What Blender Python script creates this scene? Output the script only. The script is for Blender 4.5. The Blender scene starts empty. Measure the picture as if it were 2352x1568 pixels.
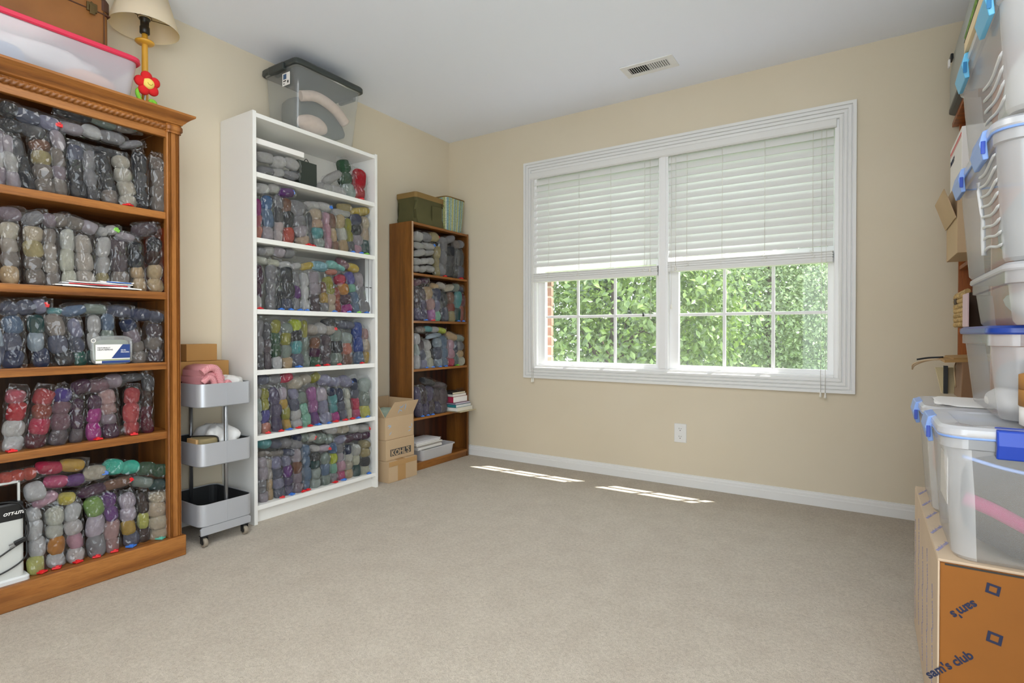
import bpy, math, random
import numpy as np
from mathutils import Vector, Matrix
random.seed(7)
scene = bpy.context.scene
COL = scene.collection
PI = math.pi

# ------------------------------------------------------------------ camera, sky, sun, exposure
cam_d = bpy.data.cameras.new('camera')
cam_d.sensor_width = 36.0
cam_d.lens = 1269.0 / 2352 * 36
cam_d.shift_y = -(784 - 776.4) / 2352
cam_d.clip_start = 0.02
cam = bpy.data.objects.new('camera', cam_d)
COL.objects.link(cam)
cam.location = (2.793, -3.4206, 0.9395)
cam.rotation_euler = (PI / 2 - 0.0096, 0, 0.5718)
scene.camera = cam

world = bpy.data.worlds.new('sky')
scene.world = world
world.use_nodes = True
bg = world.node_tree.nodes['Background']
bg.inputs[0].default_value = (0.86, 0.94, 1.0, 1)
bg.inputs[1].default_value = 2.2

sun_d = bpy.data.lights.new('sun', 'SUN')
sun_d.energy = 9.0
sun_d.angle = 0.0093
sun_d.color = (1.0, 0.96, 0.88)
sun = bpy.data.objects.new('sun', sun_d)
COL.objects.link(sun)
sun.location = (6, 6, 12)
sun.rotation_euler = Vector((0.354, 0.313, 1.0)).to_track_quat('Z', 'Y').to_euler()

scene.view_settings.view_transform = 'Standard'
scene.view_settings.look = 'None'
scene.view_settings.gamma = 1
scene.view_settings.exposure = 1.10
scene.view_settings.use_curve_mapping = False
scene.cycles.max_bounces = 10
scene.cycles.diffuse_bounces = 6
scene.cycles.transparent_max_bounces = 28
scene.cycles.sample_clamp_indirect = 6
scene.cycles.caustics_reflective = False
scene.cycles.caustics_refractive = False

# ------------------------------------------------------------------ helpers
def lin(h):
    if isinstance(h, str):
        h = h.lstrip('#')
        c = [int(h[i:i + 2], 16) / 255 for i in (0, 2, 4)]
    else:
        c = h
    return tuple(((x / 12.92) if x <= .04045 else ((x + .055) / 1.055) ** 2.4) for x in c) + (1,)

class MB:
    """collects simple shapes; build() links them as one mesh object"""
    def __init__(s):
        s.v = []; s.f = []; s.smooth = []
    def add(s, vs, fs, smooth=False):
        o = len(s.v)
        s.v.extend([tuple(p) for p in vs])
        s.f.extend([tuple(i + o for i in f) for f in fs])
        s.smooth.extend([smooth] * len(fs))
        return s
    def box(s, x0, x1, y0, y1, z0, z1):
        vs = [(x, y, z) for z in (z0, z1) for y in (y0, y1) for x in (x0, x1)]
        return s.add(vs, [(0, 2, 3, 1), (4, 5, 7, 6), (0, 1, 5, 4), (2, 6, 7, 3), (0, 4, 6, 2), (1, 3, 7, 5)])
    def obox(s, c, size, M):
        hx, hy, hz = [q / 2 for q in size]
        vs = [Vector(c) + M @ Vector((x, y, z)) for z in (-hz, hz) for y in (-hy, hy) for x in (-hx, hx)]
        return s.add(vs, [(0, 2, 3, 1), (4, 5, 7, 6), (0, 1, 5, 4), (2, 6, 7, 3), (0, 4, 6, 2), (1, 3, 7, 5)])
    def loft(s, rings, cap0=True, cap1=True, closed=True, smooth=False):
        n = len(rings[0]); vs = [p for r in rings for p in r]; fs = []
        m = n if closed else n - 1
        for i in range(len(rings) - 1):
            for j in range(m):
                k = (j + 1) % n
                fs.append((i * n + j, i * n + k, (i + 1) * n + k, (i + 1) * n + j))
        s.add(vs, fs, smooth)
        o = len(s.v) - len(vs)
        if cap0: s.f.append(tuple(o + j for j in reversed(range(n)))); s.smooth.append(False)
        if cap1: s.f.append(tuple(o + (len(rings) - 1) * n + j for j in range(n))); s.smooth.append(False)
        return s
    def lathe(s, prof, c=(0, 0, 0), n=24, cap0=True, cap1=True, sx=1, sy=1):
        rings = [[(c[0] + sx * r * math.cos(2 * PI * j / n), c[1] + sy * r * math.sin(2 * PI * j / n), c[2] + z) for j in range(n)] for r, z in prof]
        return s.loft(rings, cap0, cap1, smooth=True)
    def tube(s, pts, r, n=8, caps=True):
        pts = [Vector(p) for p in pts]; rings = []
        up = Vector((0, 0, 1))
        for i, p in enumerate(pts):
            t = (pts[min(i + 1, len(pts) - 1)] - pts[max(i - 1, 0)]).normalized()
            a = t.cross(up)
            if a.length < 1e-4: a = t.cross(Vector((1, 0, 0)))
            a.normalize(); b = a.cross(t)
            rr = r[i] if isinstance(r, (list, tuple)) else r
            rings.append([p + rr * (math.cos(2 * PI * j / n) * a + math.sin(2 * PI * j / n) * b) for j in range(n)])
        return s.loft(rings, caps, caps, smooth=True)
    def prism(s, poly, d, smooth=False):
        d = Vector(d); a = [Vector(p) for p in poly]
        return s.loft([a, [p + d for p in a]], smooth=smooth)

WPOS = {}          # world position of each parent's origin
def link(name, me, m, parent=None, pos=None, kind=None):
    o = bpy.data.objects.new(name, me)
    COL.objects.link(o)
    if m is not None and not me.materials: me.materials.append(m)
    if parent is not None:
        o.parent = parent
    if pos is not None: o.location = pos
    if kind: o['kind'] = kind
    return o
def build(name, mb, m, parent=None, bevel=0, seg=2, kind=None, smooth=None, origin=None):
    """mb holds world coordinates"""
    me = bpy.data.meshes.new(name)
    vs = mb.v
    if parent is not None:
        off = WPOS[parent.name]
    elif origin is not None:
        off = Vector(origin)
    else:
        a = np.array([tuple(v) for v in vs]); mn, mx = a.min(0), a.max(0)
        off = Vector(((mn[0] + mx[0]) / 2, (mn[1] + mx[1]) / 2, mn[2]))
    me.from_pydata([(v[0] - off[0], v[1] - off[1], v[2] - off[2]) for v in vs], [], mb.f)
    sm = mb.smooth if smooth is None else [smooth] * len(mb.f)
    me.polygons.foreach_set('use_smooth', sm)
    if name in ('tray', 'lid', 'shell', 'housing', 'head', 'foot', 'base', 'body', 'rim', 'crown') and len(mb.f) > 12:
        me.polygons.foreach_set('use_smooth', [True] * len(mb.f)); me.set_sharp_from_angle(angle=.55)
    me.update()
    o = link(name, me, m, parent, (0, 0, 0) if parent is not None else off, kind)
    WPOS[o.name] = Vector(off)
    if bevel:
        b = o.modifiers.new('bevel', 'BEVEL'); b.width = bevel; b.segments = seg
        b.limit_method = 'ANGLE'; b.angle_limit = 0.7
    return o
def tag(o, label=None, cat=None, group=None, kind=None):
    if label: o['label'] = label
    if cat: o['category'] = cat
    if group: o['group'] = group
    if kind: o['kind'] = kind
    return o
def thing(name, label, cat, loc, group=None, kind=None):
    o = bpy.data.objects.new(name, None)
    COL.objects.link(o); o.location = loc; o.empty_display_size = .05
    WPOS[o.name] = Vector(loc)
    return tag(o, label, cat, group, kind)
def boxpart(name, m, parent, x0, x1, y0, y1, z0, z1, bevel=.0015, **k):
    return build(name, MB().box(x0, x1, y0, y1, z0, z1), m, parent, bevel=bevel, **k)
def spin(o, rz, rx=0, ry=0):
    o.rotation_euler = (rx, ry, rz); return o
def rrect(cx, cy, hx, hy, r, z, n=5):
    r = min(r, hx * .999, hy * .999); out = []
    for (sx, sy, a0) in ((1, 1, 0), (-1, 1, PI / 2), (-1, -1, PI), (1, -1, 1.5 * PI)):
        for i in range(n):
            a = a0 + PI / 2 * i / (n - 1)
            out.append((cx + sx * (hx - r) + r * math.cos(a), cy + sy * (hy - r) + r * math.sin(a), z))
    return out
def bez(pts, n=40):
    """Catmull-Rom through points"""
    P = [Vector(p) for p in pts]; P = [2 * P[0] - P[1]] + P + [2 * P[-1] - P[-2]]; out = []
    segs = len(P) - 3; per = max(2, n // segs)
    for i in range(segs):
        for j in range(per):
            t = j / per; a, b, c, d = P[i:i + 4]
            out.append(.5 * ((2 * b) + (c - a) * t + (2 * a - 5 * b + 4 * c - d) * t * t + (3 * b - a - 3 * c + d) * t ** 3))
    out.append(P[-2]); return out
def lump(c, r, seed=0, amp=.12, nu=28, nv=18, power=2.0, fold=6):
    """crumpled soft form: displaced superellipsoid"""
    R = random.Random(seed); ph = [(R.uniform(0, 6), R.uniform(0, 6), R.uniform(1, fold), R.uniform(1, fold)) for _ in range(5)]
    rings = []
    for i in range(nv + 1):
        th = -PI / 2 + PI * i / nv; ring = []
        for j in range(nu):
            f = 2 * PI * j / nu; e = 2 / power
            cs = lambda q: math.copysign(abs(math.cos(q)) ** e, math.cos(q))
            sn = lambda q: math.copysign(abs(math.sin(q)) ** e, math.sin(q))
            d = 1 + amp * sum(math.sin(a * f * 1.0 // 1 * 0 + k * f + p) * math.cos(m * th + q) for p, q, k, m in [(x[0], x[1], round(x[2]), x[3]) for x in ph] for a in (0,)) / 2.2 * abs(math.cos(th)) ** .5
            ring.append((c[0] + r[0] * cs(th) * cs(f) * d, c[1] + r[1] * cs(th) * sn(f) * d, c[2] + r[2] * sn(th) * (1 + (d - 1) * .6)))
        rings.append(ring)
    return MB().loft(rings, True, True, smooth=True)
def text_mesh(body, size, extrude=.0004, shear=0, bold=0):
    cu = bpy.data.curves.new('lettering', 'FONT'); cu.body = body; cu.size = size; cu.extrude = extrude; cu.shear = shear; cu.offset = bold
    cu.resolution_u = 3
    ob = bpy.data.objects.new('lettering', cu); COL.objects.link(ob)
    dg = bpy.context.evaluated_depsgraph_get()
    me = bpy.data.meshes.new_from_object(ob.evaluated_get(dg))
    bpy.data.objects.remove(ob); bpy.data.curves.remove(cu)
    return me
def put_text(name, body, size, m, parent, origin, xdir, ydir, **k):
    """lettering on a surface: xdir = reading direction, ydir = up of the letters, in world"""
    me = text_mesh(body, size, **k)
    x = Vector(xdir).normalized(); y = Vector(ydir).normalized(); z = x.cross(y)
    M = Matrix((x, y, z)).transposed().to_4x4(); M.translation = Vector(origin) - WPOS[parent.name]
    me.transform(M); me.materials.clear()
    return link(name, me, m, parent, (0, 0, 0))

# ------------------------------------------------------------------ materials
class N:
    def __init__(s, name):
        s.m = bpy.data.materials.new(name); s.m.use_nodes = True
        s.t = s.m.node_tree; s.b = s.t.nodes['Principled BSDF']; s.out = s.t.nodes['Material Output']
    def n(s, typ, **k):
        x = s.t.nodes.new(typ)
        for a, v in k.items():
            if a.startswith('i_'): x.inputs[a[2:].replace('_', ' ')].default_value = v
            else: setattr(x, a, v)
        return x
    def l(s, a, b): s.t.links.new(a, b)
    def coords(s, kind='Object', scale=(1, 1, 1), rot=(0, 0, 0)):
        tc = s.n('ShaderNodeTexCoord'); mp = s.n('ShaderNodeMapping')
        mp.inputs['Scale'].default_value = scale; mp.inputs['Rotation'].default_value = rot
        s.l(tc.outputs[kind], mp.inputs['Vector']); return mp.outputs['Vector']
    def noise(s, vec, scale=5, detail=3, rough=.5, dist=0):
        x = s.n('ShaderNodeTexNoise'); x.inputs['Scale'].default_value = scale; x.inputs['Detail'].default_value = detail
        x.inputs['Roughness'].default_value = rough; x.inputs['Distortion'].default_value = dist
        s.l(vec, x.inputs['Vector']); return x.outputs['Fac']
    def ramp(s, fac, stops):
        x = s.n('ShaderNodeValToRGB'); e = x.color_ramp.elements
        e[0].position, e[0].color = stops[0]; e[1].position, e[1].color = stops[-1]
        for p, c in stops[1:-1]:
            q = e.new(p); q.color = c
        s.l(fac, x.inputs['Fac']); return x.outputs['Color']
    def mix(s, a, b, fac, mode='MIX'):
        x = s.n('ShaderNodeMix', data_type='RGBA', blend_type=mode)
        for v, i in ((fac, 0), (a, 6), (b, 7)):
            if hasattr(v, 'is_linked') or hasattr(v, 'links'): s.l(v, x.inputs[i])
            else: x.inputs[i].default_value = v
        return x.outputs[2]
    def bump(s, h, strength=.3, dist=.002):
        x = s.n('ShaderNodeBump'); x.inputs['Strength'].default_value = strength; x.inputs['Distance'].default_value = dist
        s.l(h, x.inputs['Height']); s.l(x.outputs['Normal'], s.b.inputs['Normal']); return x
def plain(name, col, rough=.5, metal=0, spec=.5, bumpscale=0, bumpstr=.15, bumpdist=.001, vary=.0, vscale=8, emit=0):
    k = N(name); c = lin(col)
    k.b.inputs['Roughness'].default_value = rough; k.b.inputs['Metallic'].default_value = metal
    k.b.inputs['Specular IOR Level'].default_value = spec
    vec = k.coords()
    if vary:
        d = tuple(x * (1 - vary) for x in c[:3]) + (1,)
        k.l(k.ramp(k.noise(vec, vscale, 4), [(.3, d), (.7, c)]), k.b.inputs['Base Color'])
    else: k.b.inputs['Base Color'].default_value = c
    if bumpscale: k.bump(k.noise(vec, bumpscale, 3), bumpstr, bumpdist)
    if emit:
        k.b.inputs['Emission Color'].default_value = c; k.b.inputs['Emission Strength'].default_value = emit
    return k.m
def wood(name, light, mid, dark, axis='z', scale=1.0, rough=.4):
    k = N(name)
    sc = {'z': (14, 14, 1.1), 'y': (14, 1.1, 14), 'x': (1.1, 14, 14)}[axis]
    vec = k.coords(scale=tuple(q * scale for q in sc))
    big = k.noise(vec, 1.3, 4, .55, .9)
    w = k.n('ShaderNodeTexWave', wave_type='RINGS', rings_direction=axis.upper())
    w.inputs['Scale'].default_value = .55; w.inputs['Distortion'].default_value = 7; w.inputs['Detail'].default_value = 3; w.inputs['Detail Scale'].default_value = 1.2
    k.l(vec, w.inputs['Vector'])
    fine = k.noise(k.coords(scale=tuple(q * scale * 5 for q in sc)), 4, 3, .6)
    c1 = k.ramp(big, [(.3, lin(dark)), (.5, lin(mid)), (.72, lin(light))])
    c2 = k.ramp(w.outputs['Fac'], [(.0, lin(dark)), (.35, lin(mid)), (1, lin(light))])
    c = k.mix(c1, c2, .42)
    f = k.ramp(fine, [(.35, (.55, .5, .45, 1)), (.55, (1, 1, 1, 1))])
    k.l(k.mix(c, f, .45, 'MULTIPLY'), k.b.inputs['Base Color'])
    k.b.inputs['Roughness'].default_value = rough
    k.bump(fine, .12, .0008)
    return k.m
def clear_plastic(name, tint=(.97, .975, .98, 1), haze=.06, hazecol=(.8, .82, .84, 1), gloss=.10, rough=.12, crinkle=0, blend=.35, edge=.6):
    k = N(name); k.t.nodes.remove(k.b)
    tr = k.n('ShaderNodeBsdfTransparent'); tr.inputs[0].default_value = tint
    gl = k.n('ShaderNodeBsdfGlossy'); gl.inputs['Roughness'].default_value = rough; gl.inputs['Color'].default_value = (.95, .95, .95, 1)
    df = k.n('ShaderNodeBsdfDiffuse'); df.inputs['Color'].default_value = hazecol
    lw = k.n('ShaderNodeLayerWeight'); lw.inputs['Blend'].default_value = blend
    m1 = k.n('ShaderNodeMixShader'); m1.inputs[0].default_value = haze
    k.l(tr.outputs[0], m1.inputs[1]); k.l(df.outputs[0], m1.inputs[2])
    mt = k.n('ShaderNodeMath', operation='MULTIPLY_ADD'); mt.inputs[1].default_value = edge; mt.inputs[2].default_value = gloss
    k.l(lw.outputs['Facing'], mt.inputs[0]); 
    pw = k.n('ShaderNodeMath', operation='POWER'); pw.inputs[1].default_value = 2.2
    k.l(mt.outputs[0], pw.inputs[0])
    ad = k.n('ShaderNodeMath', operation='ADD'); ad.inputs[1].default_value = gloss; ad.use_clamp = True
    k.l(pw.outputs[0], ad.inputs[0])
    m2 = k.n('ShaderNodeMixShader'); k.l(ad.outputs[0], m2.inputs[0])
    k.l(m1.outputs[0], m2.inputs[1]); k.l(gl.outputs[0], m2.inputs[2])
    if crinkle:
        b = k.n('ShaderNodeBump'); b.inputs['Strength'].default_value = crinkle; b.inputs['Distance'].default_value = .005
        vec = k.coords(scale=(1, 1, .6))
        v = k.n('ShaderNodeTexVoronoi', feature='DISTANCE_TO_EDGE'); v.inputs['Scale'].default_value = 30
        nz = k.n('ShaderNodeTexNoise'); nz.inputs['Scale'].default_value = 22; nz.inputs['Detail'].default_value = 2; k.l(vec, nz.inputs['Vector'])
        va = k.n('ShaderNodeVectorMath', operation='MULTIPLY_ADD'); va.inputs[1].default_value = (.035, .035, .035); k.l(nz.outputs['Color'], va.inputs[0]); k.l(vec, va.inputs[2])
        k.l(va.outputs[0], v.inputs['Vector'])
        sm = k.n('ShaderNodeMapRange'); sm.inputs['From Max'].default_value = .16; k.l(v.outputs['Distance'], sm.inputs['Value'])
        k.l(sm.outputs[0], b.inputs['Height'])
        k.l(b.outputs['Normal'], gl.inputs['Normal'])
    k.l(m2.outputs[0], k.out.inputs['Surface'])
    return k.m

M = {}
# walls, ceiling, carpet
k = N('wall_paint'); vec = k.coords()
k.l(k.ramp(k.noise(vec, 1.5, 3), [(.3, lin('#d5c9b1')), (.7, lin('#d9ceb8'))]), k.b.inputs['Base Color'])
k.b.inputs['Roughness'].default_value = .75; k.bump(k.noise(vec, 160, 2), .06, .001); M['wall'] = k.m
M['ceiling'] = plain('ceiling_paint', '#eef3fe', .9, bumpscale=120, bumpstr=.05)
k = N('carpet'); vec = k.coords()
n1 = k.noise(vec, 300, 3, .75); n2 = k.noise(vec, 9, 4, .6); n3 = k.noise(vec, 90, 3, .6, .6)
c = k.mix(k.ramp(n1, [(.32, lin('#a89c8b')), (.62, lin('#e2d7c7'))]), k.ramp(n3, [(.34, lin('#b8ac9b')), (.62, lin('#dbd0c0'))]), .5)
c = k.mix(c, k.ramp(n2, [(.3, (.88, .86, .85, 1)), (.65, (1, 1, 1, 1))]), .7, 'MULTIPLY')
k.l(c, k.b.inputs['Base Color']); k.b.inputs['Roughness'].default_value = 1; k.b.inputs['Specular IOR Level'].default_value = .1
k.b.inputs['Sheen Weight'].default_value = .15
h = k.n('ShaderNodeMath', operation='ADD'); k.l(n1, h.inputs[0]); k.l(n3, h.inputs[1]); k.bump(h.outputs[0], .8, .007); M['carpet'] = k.m
M['trim'] = plain('trim_paint', '#e4e4e2', .42)
M['vinyl'] = plain('white_vinyl', '#eeeeee', .38)
M['slat'] = plain('blind_slat', '#e2e2df', .45)
M['cord'] = plain('blind_cord', '#e9e6dc', .7)
M['white'] = plain('white_laminate', '#e9e8e4', .4)
M['whiteback'] = plain('white_laminate_back', '#e4e1d8', .55)
M['oak_z'] = wood('oak_upright', '#b0753a', '#965d28', '#613716', 'z')
M['oak_y'] = wood('oak_lengthwise', '#b0753a', '#965d28', '#613716', 'y')
M['oak_shade'] = wood('oak_shaded_interior', '#543519', '#402613', '#2a180c', 'z')  # oak darkened in colour to stand in for shade deep in the shelves
M['brn_z'] = wood('brown_veneer_upright', '#8a5a26', '#6b4017', '#3d220d', 'z', .8, .35)
M['brn_y'] = wood('brown_veneer_lengthwise', '#a0682a', '#83501f', '#553012', 'y', .8, .35)
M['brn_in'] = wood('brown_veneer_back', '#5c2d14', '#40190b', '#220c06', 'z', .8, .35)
M['org_z'] = wood('orange_veneer', '#b5661f', '#97501a', '#6b340f', 'z', .8, .4)
k = N('yarn'); oi = k.n('ShaderNodeObjectInfo'); vec = k.coords(scale=(1, 1, 1.6), rot=(.5, .4, 0))
w = k.n('ShaderNodeTexWave', bands_direction='Z'); w.inputs['Scale'].default_value = 7.5; w.inputs['Distortion'].default_value = 5; w.inputs['Detail'].default_value = 2; w.inputs['Detail Scale'].default_value = 1.5
k.l(vec, w.inputs['Vector'])
mot = k.noise(k.coords(), 2.2, 4, .6)
dark = k.mix(oi.outputs['Color'], (.66, .63, .64, 1), 1.0, 'MULTIPLY')
c = k.mix(dark, oi.outputs['Color'], k.ramp(w.outputs['Fac'], [(.0, (.35, .35, .35, 1)), (.5, (1, 1, 1, 1))]))
c = k.mix(c, k.ramp(mot, [(.3, (.86, .85, .86, 1)), (.65, (1.0, 1.0, 1.0, 1))]), 1.0, 'MULTIPLY')
k.l(c, k.b.inputs['Base Color']); k.b.inputs['Roughness'].default_value = .95; k.b.inputs['Specular IOR Level'].default_value = .15
k.bump(w.outputs['Fac'], .8, .06); M['yarn'] = k.m
M['bag'] = clear_plastic('thin_clear_plastic', haze=.02, gloss=.045, rough=.09, crinkle=1.0, blend=.30, edge=.32)
M['tote'] = clear_plastic('frosted_tote_plastic', tint=(.93, .935, .94, 1), haze=.11, hazecol=(.86, .87, .89, 1), gloss=.045, rough=.2)
M['tote_corner'] = clear_plastic('milky_tote_corner', tint=(.93, .935, .94, 1), haze=.32, hazecol=(.88, .89, .91, 1), gloss=.05, rough=.25)
M['tub'] = clear_plastic('clear_tub_plastic', tint=(.93, .94, .94, 1), haze=.16, hazecol=(.8, .82, .82, 1), gloss=.05, rough=.12)
M['tubmilk'] = clear_plastic('milky_lilac_tub', tint=(.93, .93, .96, 1), haze=.40, hazecol=(.80, .80, .86, 1), gloss=.05, rough=.2)
M['binwhite'] = clear_plastic('milky_bin_plastic', haze=.55, hazecol=(.88, .88, .9, 1), gloss=.05, rough=.25)
M['glass'] = clear_plastic('window_glass', tint=(.98, .985, .98, 1), haze=.06, hazecol=(.9, .92, .95, 1), gloss=.02, rough=.02)
M['metal'] = plain('grey_painted_metal', '#bcbfc5', .34, .35, vary=.08, vscale=3)
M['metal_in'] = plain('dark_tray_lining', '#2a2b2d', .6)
M['steel'] = plain('steel_pole', '#9b9ea2', .3, .85)
M['black'] = plain('black_plastic', '#17181a', .4)
M['rubber'] = plain('grey_wheel', '#8f8576', .6)
M['kraft'] = plain('cardboard', '#ad8149', .85, bumpscale=60, bumpstr=.08, vary=.08, vscale=5)
M['kraft2'] = plain('pale_cardboard', '#c0a583', .85, bumpscale=60, bumpstr=.08, vary=.08, vscale=5)
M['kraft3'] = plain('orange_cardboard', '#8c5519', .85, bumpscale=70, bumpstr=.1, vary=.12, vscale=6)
M['kraftround'] = plain('round_box_kraft', '#b17c3b', .8, vary=.1)
M['tape'] = plain('packing_tape', '#b38c5c', .25)
M['paper'] = plain('paper', '#ece9e6', .8)
M['paperg'] = plain('grey_paper', '#c9c9cc', .8)
M['ink'] = plain('dark_ink', '#33302c', .8)
M['navy_ink'] = plain('navy_ink', '#1b2340', .8)
M['blue_ink'] = plain('pale_blue_ink', '#9793b3', .8)
M['red'] = plain('red_plastic', '#d8242b', .4)
M['blue'] = plain('blue_plastic', '#3f78d0', .4)
M['tealp'] = plain('teal_plastic', '#5fb7a4', .4)
M['greenp'] = plain('green_plastic', '#79c23c', .4)
# ------------------------------------------------------------------ room shell
RX, RY = 3.44, -4.3           # right wall, end of the room behind the camera
H = 2.44
WX0, WX1, WZ0, WZ1 = .782, 2.661, .697, 2.077
def struct(name, mb, m, **k): return build(name, mb, m, kind='structure', **k)
struct('floor', MB().box(-.12, RX + .12, RY, .10, -.08, 0), M['carpet'])
struct('ceiling', MB().box(-.12, RX + .12, RY, .23, H, H + .12), M['ceiling'])
struct('wall_left', MB().box(-.12, 0, RY, 0, 0, H), M['wall'])
struct('wall_right', MB().box(RX, RX + .12, -2.95, 0, 0, H), M['wall'])
struct('wall_front', MB().box(-.12, 2.10, RY - .12, RY, 0, H), M['wall'])
struct('roof_eave', MB().box(-.6, 4.2, .23, .335, H + .01, H + .18), M['trim'])
wb = MB()
wb.box(-.12, WX0, 0, .12, 0, H).box(WX1, RX + .12, 0, .12, 0, H).box(WX0, WX1, 0, .12, 0, WZ0).box(WX0, WX1, 0, .12, WZ1, H)
struct('wall_back', wb, M['wall'])
bp = [(0, 0), (-.014, 0), (-.014, .044), (-.0105, .048), (-.0105, .060), (-.006, .065), (-.006, .073), (0, .074)]
struct('baseboard_back', MB().prism([(0, y, z) for y, z in bp], (RX, 0, 0)), M['trim'])
struct('baseboard_left', MB().prism([(-y, RY, z) for y, z in bp][::-1], (0, -RY, 0)), M['trim'])
struct('baseboard_right', MB().prism([(RX + y, -2.95, z) for y, z in bp], (0, 2.95, 0)), M['trim'])

# ------------------------------------------------------------------ window
win = thing('window_1', 'double white window with fluted casing and small panes', None, (1.72, 0, WZ0), kind='structure')
prof = [(0, 0), (0, .010), (.004, .014), (.016, .016), (.018, .0085), (.021, .0085), (.023, .018), (.036, .0185), (.038, .0105), (.041, .0105), (.043, .020), (.056, .0205), (.058, .0125), (.061, .0125), (.063, .022), (.079, .0225), (.080, .018), (.080, 0)]
cor = [(WX0, WZ0, -1, -1), (WX1, WZ0, 1, -1), (WX1, WZ1, 1, 1), (WX0, WZ1, -1, 1)]
for i in range(4):
    a, b = cor[i], cor[(i + 1) % 4]
    ra = [(a[0] + a[2] * o, -h, a[1] + a[3] * o) for o, h in prof]; rb = [(b[0] + b[2] * o, -h, b[1] + b[3] * o) for o, h in prof]
    build('casing', MB().loft([ra, rb]), M['trim'], win)
for n, q in (('jamb', (WX0, WX0 + .02, 0, .12, WZ0, WZ1)), ('jamb', (WX1 - .02, WX1, 0, .12, WZ0, WZ1)), ('jamb', (WX0 + .02, WX1 - .02, 0, .12, WZ1 - .02, WZ1)), ('sill', (WX0 + .02, WX1 - .02, -.004, .14, WZ0, WZ0 + .014)), ('mullion', (1.688, 1.747, -.004, .12, WZ0 + .014, WZ1 - .02))):
    boxpart(n, M['vinyl'], win, *q)
boxpart('mullion_stop', M['vinyl'], win, 1.700, 1.735, -.010, -.004, WZ0 + .02, WZ1 - .03)
for (x0, x1, gx0, gx1, mx) in ((.802, 1.688, .850, 1.660, (1.105, 1.377)), (1.747, 2.641, 1.802, 2.609, (2.072, 2.338))):
    for y0, z0, z1, gz0, gz1, zm in ((.036, WZ0 + .014, 1.41, .737, 1.375, 1.052), (.074, 1.375, WZ1 - .02, 1.41, 2.02, 1.71)):
        y1 = y0 + .034; yc = y0 + .016
        sash = build('sash', MB().box(x0, gx0, y0, y1, z0, z1).box(gx1, x1, y0, y1, z0, z1).box(gx0, gx1, y0, y1, z0, gz0).box(gx0, gx1, y0, y1, gz1, z1), M['vinyl'], win)
        for x in mx: boxpart('muntin', M['vinyl'], sash, x - .009, x + .009, yc - .007, yc + .007, gz0, gz1, bevel=.003)
        boxpart('muntin', M['vinyl'], sash, gx0, gx1, yc - .0065, yc + .0065, zm - .009, zm + .009, bevel=.003)
        xs = [gx0, *mx, gx1]
        for i in range(3):
            for za, zb in ((gz0, zm), (zm, gz1)):
                boxpart('pane', M['glass'], sash, xs[i], xs[i + 1], yc - .0015, yc + .0015, za, zb, bevel=0)
lock = boxpart('sash_lock', M['black'], win, 1.575, 1.583, .020, .036, 1.045, 1.07)

# blinds
val = build('blind_valance', MB().prism([(.752, .004, 2.034), (.752, -.014, 2.034), (.752, -.020, 2.042), (.752, -.020, 2.074), (.752, -.012, 2.084), (.752, .004, 2.084)], (1.898, 0, 0)), M['slat'], bevel=.002)
tag(val, 'long white curved valance across the top of both window blinds', 'valance')
PITCH, TILT, YS = .0448, math.radians(62), .010
def slat_mb(x0, x1, zc, tilt, yc=YS, w=.0605, crown=.0055, ht=.0013):
    mb = MB(); top, bot = [], []
    for i in range(7):
        s = -w / 2 + w * i / 6; hgt = crown * (1 - (2 * s / w) ** 2)
        # s runs from the room edge (negative) to the glass edge
        for lst, t in ((top, hgt + ht), (bot, hgt - ht)):
            lst.append((yc + s * math.cos(tilt) - t * math.sin(tilt), zc + s * math.sin(tilt) + t * math.cos(tilt)))
    poly = top + bot[::-1]
    return mb.loft([[(x0, y, z) for y, z in poly], [(x1, y, z) for y, z in poly]], smooth=False)
def blind(x0, x1, ztop, zbot, label, ladders, cords):
    t = thing('window_blind', label, 'blind', ((x0 + x1) / 2, YS, zbot), 'white slatted blinds in the window')
    z = ztop - .022; i = 0
    zst = zbot + .068
    while z > zst + .02:
        last = z - PITCH <= zst + .02
        build('slat', slat_mb(x0, x1, z, TILT - (.10 if last else 0)), M['slat'], t); z -= PITCH
    for j in range(7):
        build('slat', slat_mb(x0 + .002 * (j % 2), x1 - .002 * (j % 2), zbot + .019 + j * .0066, .03 * (j % 2), w=.052, crown=.001, ht=.0031), M['slat'], t)
    boxpart('bottom_rail', M['slat'], t, x0, x1, YS - .026, YS + .026, zbot, zbot + .017, bevel=.003)
    for x in ladders:
        lad = build('ladder_cord', MB().tube([(x, YS - .020, ztop), (x, YS - .022, zst)], .0011, 6).tube([(x, YS + .02, ztop), (x, YS + .02, zst)], .0011, 6), M['cord'], t)
        R = random.Random(int(x * 999)); pts = [(x, YS - .027, zst + .004)]
        for q in range(9): pts.append((x + R.uniform(-.016, .016), YS - .029 - R.uniform(0, .004), zst - .002 - q * .0055))
        build('slack_cord', MB().tube(bez(pts, 40), .001, 5), M['cord'], lad)
    for cx, cz, cy in cords:
        c = build('pull_cord', MB().tube([(cx, cy, ztop - .01), (cx + .001, cy - .002, (ztop + cz) / 2), (cx, cy, cz + .018)], .0011, 6), M['cord'], t)
        build('tassel', MB().lathe([(.002, .030), (.004, .026), (.0065, .008), (.0065, .002), (.004, 0)], (cx, cy, cz - .012), 10), M['cord'], c)
    return t
blind(.770, 1.684, 2.036, 1.300, 'white slatted blind on the window half near the tall brown bookcase', (.905, 1.14, 1.37, 1.60), ((.788, .60, -.026), (.776, .598, -.026), (1.640, 1.335, -.024), (1.628, 1.04, .026)))
blind(1.750, 2.636, 2.036, 1.318, 'white slatted blind on the window half near the stacked plastic totes', (1.865, 2.07, 2.30, 2.54), ((1.774, 1.100, -.024), (1.800, 1.335, -.024), (2.582, .605, -.027), (2.604, .600, -.027)))

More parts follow.
